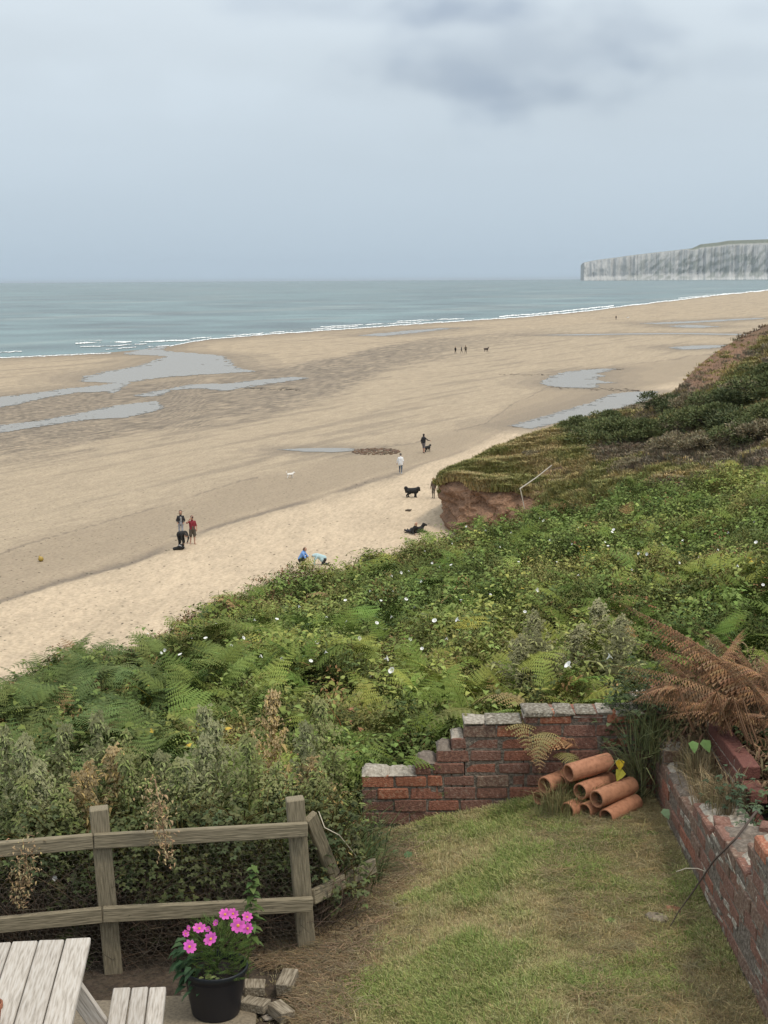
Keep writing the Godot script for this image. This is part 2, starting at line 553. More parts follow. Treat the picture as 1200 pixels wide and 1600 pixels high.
	foam(b, [[-60, 562], [0, 559], [85, 555.5], [175, 551.5]], 2.0, -0.5)
	foam(b, [[115, 533], [160, 531.2]], 1.6, 0.25)
	foam(b, [[118, 536.5], [150, 535], [240, 533.5], [300, 531]], 3.4, 0.1)
	foam(b, [[125, 542], [180, 540], [230, 537]], 2.0, 0.1)
	foam(b, [[165, 546], [215, 542], [265, 540]], 1.8, 0.0)
	foam(b, [[265, 540.5], [320, 530.5], [430, 521.5], [530, 514.5], [600, 509.6]], 2.2, -0.4)
	foam(b, [[230, 534], [300, 529], [400, 521.5], [480, 515], [560, 509.5]], 2.2, 0.05)
	foam(b, [[500, 511], [560, 507.5], [600, 506], [660, 503]], 2.0, 0.05)
	foam(b, [[600, 509.6], [690, 503.3], [815, 495.2], [927, 484.7], [962, 479.7], [1040, 470.7], [1120, 461.2], [1200, 453.2], [1300, 447]], 2.2, -0.6)
	foam(b, [[620, 502], [690, 499], [740, 497.5]], 2.0, 0.1)
	foam(b, [[780, 494.5], [850, 489.5], [900, 484], [960, 477.5]], 2.6, -0.1)
	foam(b, [[1060, 466], [1110, 461], [1160, 457]], 1.6, 0.0)
	tag(obj("sea_foam", b.mesh(), mats.foam), "broken white surf along the water's edge", "surf", "", "stuff")

	# standing water on the sand
	lay_pools()


	# rocks and wrack lying on the sand
	var stone := Buf.new()
	box(stone, Vector3.ZERO, Vector3(1, 0.55, 0.8), Basis(), Color(1, 1, 1), 0.22, 0.1)
	var sm := stone.mesh()
	var xs := []
	var cs := []
	for k in 260:
		var px := 588.0 + rng.randf_range(-1, 1) * 36.0
		var py := 706.0 + rng.randf_range(-1, 1) * 5.2 * sqrt(maxf(0.0, 1.0 - pow((px - 588) / 38.0, 2)))
		var q := hit(px, py, 0.05)
		var sc := rng.randf_range(0.10, 0.34)
		xs.append(Transform3D(Basis(Vector3.UP, rng.randf() * TAU).scaled(Vector3(sc, sc * 0.8, sc)), q + Vector3(0, sc * 0.1, 0)))
		cs.append(vary(Color(0.13, 0.085, 0.055), 0.35))
	scatter("beach_rocks", sm, mats.cliff, xs, cs, "patch of small brown rocks beside a narrow puddle", "rocks")
	xs = []; cs = []
	for row in [[[380, 606.5], [470, 609.5], 130, 1.6], [[860, 604], [1000, 611], 200, 2.2], [[780, 585], [860, 586], 60, 1.0], [[915, 576.5], [975, 577], 90, 1.0], [[0, 668], [150, 650], 240, 4.0], [[1040, 690], [1060, 680], 8, 3.0]]:
		for k in row[2]:
			var f := rng.randf()
			var q := hit(lerpf(row[0][0], row[1][0], f), lerpf(row[0][1], row[1][1], f) + rng.randfn(0, 0.5) * row[3], 0.05)
			var sc := rng.randf_range(0.06, 0.3)
			xs.append(Transform3D(Basis(Vector3.UP, rng.randf() * TAU).scaled(Vector3(sc * 1.5, sc * 0.35, sc)), q + Vector3(0, 0.01, 0)))
			cs.append(vary(Color(0.075, 0.06, 0.045), 0.4))
	for k in 2600:
		var q := hit(rng.randf_range(-50, 1000), rng.randf_range(600, 1030), 0.05)
		var sc := rng.randf_range(0.02, 0.10)
		xs.append(Transform3D(Basis(Vector3.UP, rng.randf() * TAU).scaled(Vector3(sc * 1.4, sc * 0.4, sc)), q))
		cs.append(vary(Color(0.10, 0.08, 0.055), 0.4))
	scatter("seaweed_wrack", sm, mats.cliff, xs, cs, "dark scattered seaweed and pebbles on the sand", "seaweed")
	for q in [[66, 877, 0.32, Color(0.35, 0.24, 0.05), "small yellowish buoy lying on wet sand"], [638, 799, 0.3, Color(0.10, 0.08, 0.06), "dark driftwood lump on dry sand near black dog"]]:
		var pc := Buf.new()
		if q[2] > 0.31: lathe(pc, [Vector2(0.0, 0.0), Vector2(0.12, 0.03), Vector2(0.17, 0.14), Vector2(0.15, 0.24), Vector2(0.05, 0.32), Vector2(0.04, 0.37), Vector2(0.0, 0.38)], 10, Vector3.ZERO, Basis(Vector3.BACK, 0.5), q[3])
		else: tube(pc, [Vector3(-0.22, 0.06, 0), Vector3(-0.05, 0.09, 0.03), Vector3(0.12, 0.08, 0), Vector3(0.24, 0.12, -0.05)], [0.05, 0.09, 0.08, 0.03], 7, q[3])
		var o := obj("buoy" if q[2] > 0.31 else "driftwood", pc.mesh(), mats.painted if q[2] > 0.31 else mats.cliff)
		o.position = hit(q[0], q[1], 0.05)
		tag(o, q[4], "buoy" if q[2] > 0.31 else "driftwood")

func foam(b: Buf, line: Array, thick: float, gate: float) -> void:   # a ragged ribbon on the water; gate: how broken it is
	var prev := []
	var x: float = line[0][0]
	var seg := 0
	while x < line[-1][0]:
		while x > line[seg + 1][0]: seg += 1
		var y: float = lerpf(line[seg][1], line[seg + 1][1], (x - line[seg][0]) / (line[seg + 1][0] - line[seg][0]))
		y += noise_b.get_noise_2d(x * 0.06, line[0][1]) * 0.7
		var k := noise_a.get_noise_2d(x * 0.02 + line[0][0], y * 0.05) + 0.25 * noise_a.get_noise_2d(x * 0.2, 5.0)
		var half := thick * 0.42 * smoothstep(gate - 0.45, gate + 0.15, k + 0.1) * (0.7 + 0.5 * noise_b.get_noise_2d(x * 0.4, 1.0))
		if half > 0.12:
			var p := hit(x, y - half, 0.1)
			var q := hit(x, y + half, 0.1)
			p.y = 0.10; q.y = 0.13
			if prev.size(): b.quad(prev[1], q, p, prev[0], Color(0.74, 0.76, 0.76))
			prev = [p, q]
		else:
			prev = []
		x += 1.6

func pool(called: String, label: String, outline: Array) -> void:    # shallow water: bands across the sand whose ends run out in streaks
	var lo := 1e9
	var hi := -1e9
	for p in outline:
		lo = minf(lo, p[1]); hi = maxf(hi, p[1])
	var step := clampf((hi - lo) / 46.0, 0.14, 0.45)
	var b := Buf.new()
	var sd := lo * 3.7
	var y := lo
	while y < hi:
		var xs := []
		for k in outline.size():
			var p: Array = outline[k]
			var q: Array = outline[(k + 1) % outline.size()]
			if (p[1] <= y) != (q[1] <= y): xs.append(lerpf(p[0], q[0], (y - p[1]) / (q[1] - p[1])))
		xs.sort()
		for k in range(0, xs.size() - 1, 2):
			var wide: float = minf(8.0, (xs[k + 1] - xs[k]) * 0.3)
			var x0: float = xs[k] + wide * (noise_a.get_noise_2d(y * 0.9 + sd, 1.0) + 0.2 * noise_a.get_noise_2d(y * 3.5 + sd, 7.0))
			var x1: float = xs[k + 1] + wide * (noise_a.get_noise_2d(y * 0.9 + sd, 21.0) + 0.2 * noise_a.get_noise_2d(y * 3.5 + sd, 27.0))
			var x := x0
			while x < x1 - 0.5:
				var e := minf(x + 5.0, x1)
				# the film breaks up towards the ends
				var rim := minf(x - x0, x1 - e) / 40.0
				if noise_a.get_noise_2d(x * 0.035 + sd, y * 1.3) + minf(rim, 0.5) > -0.18:
					var A := hit(x, y + step, 0.085)
					var B := hit(e, y + step, 0.085)
					var C := hit(e, y, 0.085)
					var D := hit(x, y, 0.085)
					b.quad(A, B, C, D, Color(0.235, 0.215, 0.18))
				x = e
		y += step
	tag(obj(called, b.mesh(), mats.pool), label, "", "", "structure")

func make_headland() -> void:
	# chalk cliffs about ten kilometres along the bay
	var prof := [[905, 414], [910, 409.5], [933, 404.7], [965, 400.7], [987, 397.5], [1029, 392.7], [1080, 387], [1093, 380.7], [1120, 378], [1136, 375.3], [1200, 373.5], [1300, 368], [1450, 366]]
	var D := 10500.0
	var w := 420
	var rows := 34
	var pts := []
	var cols := []
	for r in rows:
		for q in w:
			var px := 907.0 + pow(float(q) / (w - 1), 1.0) * 420.0
			var k := 0
			while k < prof.size() - 2 and px > prof[k + 1][0]: k += 1
			var py: float = lerpf(prof[k][1], prof[k + 1][1], clampf((px - prof[k][0]) / (prof[k + 1][0] - prof[k][0]), 0, 1))
			var top := at_depth(px, py, D)
			var hgt := top.y
			var f := float(r) / (rows - 1)
			var cap := smoothstep(0.84, 0.86, f)           # above: turf running back from the edge
			var face_h := hgt * (0.86 + 0.10 * smoothstep(1090, 1070, px))
			var y: float
			var back := 0.0
			var fb := clampf(f / 0.85, 0, 1)
			var butt := noise_a.get_noise_2d(px * 0.10, 2.0) * 40.0 + noise_a.get_noise_2d(px * 0.45, 8.0) * 4.0
			var gully := noise_c.get_noise_2d(px * 0.16 - fb * 2.6 * smoothstep(940, 1040, px), fb * 1.6)
			gully += 0.25 * noise_a.get_noise_2d(px * 0.9 - fb * 4.0, fb * 3.0)
			if f < 0.85:
				y = -2.0 + (face_h + 2.0) * fb
				back = 60.0 * fb * fb + butt * (0.5 + 0.5 * fb) + gully * 12.0 + 40.0 * smoothstep(0.25, 0.0, fb) * -1.0
			else:
				var g := (f - 0.85) / 0.15
				y = face_h + (hgt - face_h) * pow(g, 0.8)
				back = 60.0 + butt + g * 420.0
			if px < 912.0: back += (912.0 - px) * 160.0
			var base := at_depth(px, 434.0, D)
			var dirn := Vector3(base.x, 0, base.z).normalized()
			pts.append(Vector3(base.x, y, base.z) + dirn * (back - (px - 907.0) * 1.5))
			var streak := 0.6 * noise_a.get_noise_2d(px * 0.45 - fb * 3.0, fb * 2.6 + 4.0) + 0.3 * noise_a.get_noise_2d(px * 0.08, fb * 9.0)
			var patch := noise_c.get_noise_2d(px * 0.055 - fb * 2.2, fb * 3.2)
			var chalk := Color(0.36, 0.37, 0.365).lerp(Color(0.48, 0.48, 0.465), clampf(streak * 0.8 + 0.5, 0, 1))
			chalk = chalk.lerp(Color(0.24, 0.26, 0.235), clampf(smoothstep(-0.05, 0.28, patch * 1.5 + streak * 0.5) * smoothstep(930, 1040, px) * 0.85 * smoothstep(1.0, 0.7, fb), 0, 1))
			chalk = chalk.lerp(Color(0.72, 0.72, 0.70), smoothstep(0.10, 0.02, fb) * smoothstep(960, 1100, px) * 0.8)
			var turf := Color(0.115, 0.125, 0.085) * (1.0 + 0.3 * noise_a.get_noise_2d(px * 0.1, f * 9.0))
			turf.a = 1
			cols.append(chalk.lerp(turf, cap))
	var b := Buf.new()
	b.grid(pts, cols, w, rows)
	tag(obj("headland", b.mesh(), mats.cliff), "long white chalk headland with green turf on top", "", "", "structure")

# far slope: a table of columns by bearing; each row is [photo px, foot distance, foot height, lip distance, lip photo py, crest distance, crest photo py]
const SLOPE := [
	[690, 95.0, 0.0, 96.5, 764, 97.0, 762],
	[697, 93.5, 0.0, 95.0, 754, 97.0, 748],
	[708, 92.0, 0.0, 94.0, 752, 99.0, 741],
	[720, 91.0, 0.0, 93.0, 753, 101.0, 734],
	[760, 89.0, 0.0, 91.0, 762, 104.0, 711],
	[800, 88.0, 0.0, 90.0, 768, 107.0, 692],
	[830, 86.0, 0.6, 89.0, 772, 109.0, 681],
	[880, 80.0, 1.6, 88.0, 760, 112.0, 664],
	[940, 76.0, 3.0, 88.0, 742, 116.0, 650],
	[1000, 74.0, 4.0, 88.0, 728, 118.0, 634],
	[1058, 72.0, 5.0, 88.0, 712, 122.0, 614],
	[1068, 72.0, 5.0, 88.0, 710, 123.0, 596],
	[1090, 71.0, 5.2, 88.0, 706, 126.0, 570],
	[1130, 70.0, 5.6, 87.0, 698, 130.0, 541],
	[1175, 69.0, 6.0, 86.0, 690, 136.0, 518],
	[1200, 68.0, 6.4, 86.0, 686, 138.0, 506],
	[1300, 66.0, 7.0, 85.0, 670, 145.0, 470],
	[1500, 60.0, 8.0, 80.0, 650, 150.0, 440]]

func slope_row(px: float) -> Array:
	var k := 0
	while k < SLOPE.size() - 2 and px > SLOPE[k + 1][0]: k += 1
	var f := clampf((px - SLOPE[k][0]) / (SLOPE[k + 1][0] - SLOPE[k][0]), 0, 1)
	var out := []
	for m in 7: out.append(lerpf(SLOPE[k][m], SLOPE[k + 1][m], f))
	return out

func slope_point(px: float, f: float) -> Vector3:    # f 0 foot .. 0.25 lip .. 0.75 crest .. 1 behind, down to the sand
	var s := slope_row(px)
	var base := ray(px, 700.0)
	var dir := Vector3(base.x, 0, base.z).normalized()
	var cosine := -dir.z
	var lip := at_depth(px, s[4], s[3] * cosine)
	var crest := at_depth(px, s[6], s[5] * cosine)
	var foot := Vector3(dir.x * s[1], s[2], dir.z * s[1])
	var p: Vector3
	if f < 0.25:
		var g := f / 0.25
		p = foot.lerp(lip, g)
		var face := 1.0 - smoothstep(820, 880, px)
		p.y = lerpf(p.y, lerpf(foot.y, lip.y, pow(g, 0.75)), face)
	elif f < 0.75:
		var g := (f - 0.25) / 0.5
		p = lip.lerp(crest, g)
		p.y += sin(g * PI) * 0.25
	else:
		var g := (f - 0.75) / 0.25
		p = crest.lerp(Vector3(crest.x * 1.1, 0.0, crest.z * 1.1), g)
		p.y = crest.y * (1.0 - pow(g, 0.8)) - 0.4 * g
	var rough := 0.35 if f > 0.25 else 0.5
	var edge := smoothstep(0.0, 0.03, absf(f - 0.75))
	p.y += (noise_a.get_noise_2d(p.x * 0.15, p.z * 0.15) * rough + noise_a.get_noise_2d(p.x * 0.6, p.z * 0.6) * 0.15) * (0.35 + 0.65 * edge)
	if f < 0.3:
		p += Vector3(noise_a.get_noise_2d(p.y * 0.8, p.x * 0.5), 0, noise_a.get_noise_2d(p.x * 0.5, p.y * 0.6)) * 0.8
	return p

func slope_f(px: float, py: float) -> float:      # how far up the slope that direction meets it
	var d := ray(px, py)
	var want := d.y / Vector2(d.x, d.z).length()
	var lo := 0.25
	var hi := 0.75
	for k in 14:
		var mid := (lo + hi) * 0.5
		var p := slope_point(px, mid) - EYE
		if p.y / Vector2(p.x, p.z).length() < want: lo = mid
		else: hi = mid
	return (lo + hi) * 0.5

func ridge_f(px: float) -> float:                 # bare clay from here up to the crest
	var crest: float = slope_row(px)[6]
	return slope_f(px, crest + 6.0 + 44.0 * smoothstep(1058, 1085, px) - 22.0 * smoothstep(1120, 1190, px))

func make_far_slope() -> void:
	var bare_from := []
	for k in 71: bare_from.append(ridge_f(683.0 + k * 10.0))
	var pts := []
	var cols := []
	var w := 230
	var h := 130
	for r in h:
		for q in w:
			var f := float(r) / (h - 1)
			var px := 690.0 + 700.0 * pow(float(q) / (w - 1), 1.5)
			var p := slope_point(px, f)
			pts.append(p)
			var n1 := noise_a.get_noise_2d(p.x * 0.25, p.z * 0.25)
			var n2 := noise_c.get_noise_3d(p.x * 0.5, p.y * 1.2, p.z * 0.5)
			var clay := Color(0.34, 0.205, 0.132) * (1.0 + 0.35 * n2 + 0.2 * n1)
			var grass := Color(0.15, 0.13, 0.065) * (1.0 + 0.3 * n1)
			clay.a = 1; grass.a = 1
			var bare := (1.0 - smoothstep(0.23, 0.27, f + n1 * 0.03)) * (1.0 - smoothstep(835, 900, px + n1 * 30.0))
			# the bare ridge on the right
			var ridge := smoothstep(1056, 1064, px) * smoothstep(-0.03, 0.03, f + n1 * 0.05 - float(bare_from[clampi(int((px - 683.0) / 10.0), 0, 70)]))
			ridge *= 1.0 - 0.4 * smoothstep(1150, 1210, px + n1 * 40.0)
			# worn earth beside the white pole
			var worn := smoothstep(0.8, 0.2, absf(px - 850.0 + n1 * 40.0) / 60.0) * smoothstep(0.22, 0.0, absf(f - 0.27)) * 0.8
			cols.append(grass.lerp(clay, clampf(maxf(bare, maxf(ridge, worn)), 0, 1)))
	var b := Buf.new()
	b.grid(pts, cols, w, h)
	tag(obj("clay_slope", b.mesh(), mats.clay), "slumping clay slope with a bare red brown face", "", "", "structure")

	# grass over it
	var tuft := grass_tuft(22, 0.26, 0.04, 1.1)
	var xs := []
	var cs := []
	for k in 60000:
		var px := 693.0 + 640.0 * pow(rng.randf(), 1.25)
		var f := rng.randf_range(0.235, 0.86)
		if px > 835.0: f = rng.randf_range(0.0, 0.86)
		var p := slope_point(px, f)
		var n1 := noise_a.get_noise_2d(p.x * 0.25, p.z * 0.25)
		if f < 0.27 and px < 840.0 and rng.randf() < 0.35: continue
		var ridge := smoothstep(1056, 1064, px) * smoothstep(-0.03, 0.03, f + n1 * 0.05 - float(bare_from[clampi(int((px - 683.0) / 10.0), 0, 70)])) * (1.0 - 0.55 * smoothstep(1150, 1210, px + n1 * 40.0))
		if ridge > 0.4 and rng.randf() < 0.93: continue
		var worn := smoothstep(0.8, 0.2, absf(px - 850.0 + n1 * 40.0) / 60.0) * smoothstep(0.22, 0.0, absf(f - 0.27))
		if worn > 0.35 and rng.randf() < 0.85: continue
		var sc := rng.randf_range(0.6, 1.6)
		xs.append(Transform3D(Basis(Vector3.UP, rng.randf() * TAU).scaled(Vector3(sc * 1.3, sc, sc * 1.3)), p))
		var c := Color(0.36, 0.29, 0.14).lerp(Color(0.24, 0.235, 0.09), smoothstep(-0.3, 0.3, noise_c.get_noise_2d(p.x * 0.16, p.z * 0.16) + 0.5 * n1))
		if noise_a.get_noise_2d(p.x * 0.09 + 7.0, p.z * 0.09) + rng.randf_range(-0.15, 0.15) > 0.02 and p.x > 14.0: c = Color(0.24, 0.20, 0.14)
		cs.append(vary(c, 0.35))
	scatter("slope_grass", tuft, mats.foliage, xs, cs, "yellowed rough grass covering the clay slope", "grass")

	# dark shrubs, each a thing: [px, f along the slope, width, height, tone]
	var crowns := []
	for v in 3: crowns.append(shrub_crown(v))
	var bush := [[912, 676, 4.0, 1.5, 0], [940, 690, 5.4, 2.0, 0], [975, 694, 5.6, 2.1, 0], [1008, 688, 4.6, 1.8, 0], [1030, 645, 4.8, 2.0, 1], [955, 668, 4.0, 1.6, 0], [1072, 672, 5.0, 1.9, 0], [1108, 668, 5.5, 1.9, 0], [1150, 672, 5.5, 1.9, 1], [1190, 668, 5.5, 1.9, 0], [1098, 704, 4.4, 1.4, 2], [1062, 706, 4.0, 1.5, 2], [1150, 712, 4.6, 1.5, 0], [1196, 706, 5.0, 1.6, 2], [1118, 640, 5.0, 1.7, 0], [1160, 636, 5.5, 1.8, 1], [1195, 620, 6.0, 1.9, 0], [1196, 590, 4.4, 1.3, 0], [1160, 616, 4.0, 1.3, 2], [1080, 640, 3.6, 1.4, 2], [835, 716, 2.4, 0.8, 2], [985, 736, 3.0, 0.8, 2], [1120, 720, 3.4, 1.2, 2]]
	var looks := ["dark green gorse shrub on the far slope, counting from the bare clay face", "blackish green dense shrub on the far slope, counting from the clay face", "dry olive shrub on the far slope, counting from the bare clay face"]
	bush.sort_custom(func(a, b): return a[0] < b[0])
	var count := [0, 0, 0]
	for s in bush:
		var t := thing("slope_shrub", ORDINAL[count[s[4]]] + " " + looks[s[4]], "shrub", slope_point(s[0], slope_f(s[0], s[1])) - Vector3(0, 0.1, 0), ["gorse shrubs on the far slope", "dense blackish shrubs on the far slope", "dry shrubs on the far slope"][s[4]])
		count[s[4]] += 1
		t.rotation.y = rng.randf() * TAU
		t.scale = Vector3(s[2] * 0.5, s[3], s[2] * 0.5)
		obj("crown", crowns[s[4]][0], mats.foliage, t)
		obj("trunk", crowns[s[4]][1], mats.dry_foliage, t)

	# white pole and hanging rope
	var pb := Buf.new()
	var p0 := at_depth(812, 764, 87.0)
	var p1 := at_depth(862, 727, 91.0)
	tube(pb, [p0, p0.lerp(p1, 0.5) + Vector3(0, -0.06, 0), p1], [0.04, 0.035, 0.03], 6, Color(0.42, 0.39, 0.33))
	tag(obj("fallen_pole", pb.mesh(), mats.painted), "pale thin pole lying over the broken edge of clay slope", "pole")
	pb = Buf.new()
	var rp := []
	for k in 7:
		rp.append(at_depth(813.0 + k * 1.1, 764.0 + k * 5.2, 87.0))
	tube(pb, rp, [0.03, 0.03, 0.03, 0.03, 0.03, 0.03, 0.03], 5, Color(0.46, 0.43, 0.37))
	tag(obj("hanging_rope", pb.mesh(), mats.painted), "pale rope hanging down the bare clay face", "rope")

func grass_tuft(blades: int, ln: float, wd: float, spread: float) -> ArrayMesh:
	var b := Buf.new()
	for k in blades:
		var a := rng.randf() * TAU
		var o := Vector3(cos(a), 0, sin(a))
		var p := o * rng.randf() * ln * spread * 0.9
		var side := Vector3(-o.z, 0, o.x).rotated(Vector3.UP, rng.randf_range(-0.8, 0.8)) * wd * 0.5
		var l := ln * rng.randf_range(0.5, 1.1)
		var lean := rng.randf_range(0.1, 0.9)
		var m := p + Vector3(0, l * 0.6, 0) + o * l * lean * 0.3
		var e := p + Vector3(0, l * (1.0 - lean * 0.35), 0) + o * l * lean
		var c := Color.WHITE * rng.randf_range(0.75, 1.2)
		c.a = 1
		b.quad(p - side, p + side, m + side * 0.7, m - side * 0.7, c)
		b.tri(m - side * 0.7, m + side * 0.7, e, c)
	return b.mesh()

func shrub_crown(v: int) -> Array:     # about 2 m across, 1 m high before scaling
	var b := Buf.new()
	var t := Buf.new()
	var tone: Color = [Color(0.125, 0.145, 0.066), Color(0.092, 0.108, 0.054), Color(0.23, 0.20, 0.13)][v]
	var lobes := []
	for k in 15:
		var a := rng.randf() * TAU
		var rr := sqrt(rng.randf()) * 0.72
		lobes.append([Vector3(cos(a) * rr, rng.randf_range(0.22, 0.74) * (1.0 - rr * 0.55), sin(a) * rr), rng.randf_range(0.20, 0.38)])
		var tip: Vector3 = lobes[-1][0]
		tube(t, [Vector3(rng.randf_range(-0.1, 0.1), -0.15, rng.randf_range(-0.1, 0.1)), tip * 0.5, tip], [0.03, 0.02, 0.008], 4, Color(0.07, 0.055, 0.04), false)
	for L in lobes:
		var shade := rng.randf_range(0.8, 1.25)
		for k in 260:
			var d := Vector3(rng.randfn(), rng.randfn(), rng.randfn()).normalized()
			if d.y < -0.4: d.y = -d.y
			var p: Vector3 = L[0] + d * L[1] * rng.randf_range(0.65, 1.12)
			if p.y < 0.0: continue
			var dir := (d + Vector3(rng.randf_range(-0.8, 0.8), rng.randf_range(0.0, 0.9), rng.randf_range(-0.8, 0.8))).normalized()
			var side := dir.cross(Vector3(rng.randfn(), rng.randfn(), rng.randfn())).normalized() * 0.022
			b.tri(p - side, p + side, p + dir * rng.randf_range(0.05, 0.10), vary(tone * shade, 0.3))
	return [b.mesh(), t.mesh()]

# ---------------------------------------------------------------- the near hillside
const EDGE := [[-0.9, 11.0, 11.3], [-0.5, 13.0, 11.5], [-0.28, 16.3, 11.68], [-0.157, 20.6, 11.56], [-0.055, 24.2, 11.52], [0.042, 28.2, 11.5], [0.107, 30.0, 11.7], [0.184, 31.0, 12.05], [0.274, 33.0, 12.35], [0.5, 37.0, 12.8], [0.9, 44.0, 13.0]]

func edge_at(u: float) -> Vector2:    # distance of the brink in that direction and the height of the plants there
	var k := 0
	while k < EDGE.size() - 2 and u > EDGE[k + 1][0]: k += 1
	var f := clampf((u - EDGE[k][0]) / (EDGE[k + 1][0] - EDGE[k][0]), 0, 1)
	return Vector2(lerpf(EDGE[k][1], EDGE[k + 1][1], f), lerpf(EDGE[k][2], EDGE[k + 1][2], f))

func hill_y(x: float, z: float) -> float:
	var d := maxf(-z, 4.0)
	var e := edge_at(x / d)
	var t := (d - 9.0) / (e.x - 9.0)
	var y: float
	if t < 1.0:
		y = lerpf(12.45, e.y - 0.75, maxf(t, 0.0)) + 0.10 * noise_a.get_noise_2d(x * 0.4, z * 0.4) * smoothstep(0.0, 0.1, t)
	else:
		y = e.y - 0.75 - (d - e.x) * 0.8 - 0.06 * minf(pow(d - e.x, 2.0), 30.0)
	return maxf(y, -0.3)

func make_hillside() -> void:
	var pts := []
	var cols := []
	var w := 120
	var h := 120
	for r in h:
		for q in w:
			var u := lerpf(-0.8, 0.8, float(q) / (w - 1))
			var d := 8.3 * pow(58.0 / 8.3, float(r) / (h - 1))
			var x := u * d
			var y := hill_y(x, -d)
			if d < 10.0 and x > -0.6 and x < 2.6: y = minf(y, 12.3)
			pts.append(Vector3(x, y, -d))
			var c := Color(0.19, 0.145, 0.098) * (1.0 + 0.4 * noise_a.get_noise_2d(x, d))
			c.a = 1
			cols.append(c)
	var b := Buf.new()
	b.grid(pts, cols, w, h)
	tag(obj("hillside", b.mesh(), mats.soil), "dark soil of the overgrown slope above the beach", "", "", "structure")

const WALL_Z := -9.85
const SIDE_X := 1.93

func garden_y(x: float, z: float) -> float:
	var back := smoothstep(-7.6, -9.6, z)
	var y := lerpf(12.53, 12.48, back) + lerpf(0.23, 0.34, back) * clampf((x - lerpf(-0.55, -0.30, back)) / lerpf(1.3, 1.55, back), 0, 1)
	y += 0.025 * noise_a.get_noise_2d(x * 1.1, z * 1.1) * smoothstep(-0.6, -0.1, x)
	return y

func lawn_left(z: float) -> float:
	return lerpf(-0.47, -0.05, smoothstep(-7.0, -9.5, z)) + 0.09 * noise_b.get_noise_2d(z * 1.6, 4.0)

func straw(x: float, z: float) -> float:    # how dried out the turf is there
	var k := noise_a.get_noise_2d(x * 0.75 + 5.0, z * 0.75) + 0.5 * noise_c.get_noise_2d(x * 2.5, z * 2.5)
	return clampf(smoothstep(-0.45, 0.55, k + 0.28 * smoothstep(0.5, 1.9, x) + 0.5 * smoothstep(0.45, 0.0, x - lawn_left(z))), 0, 1)

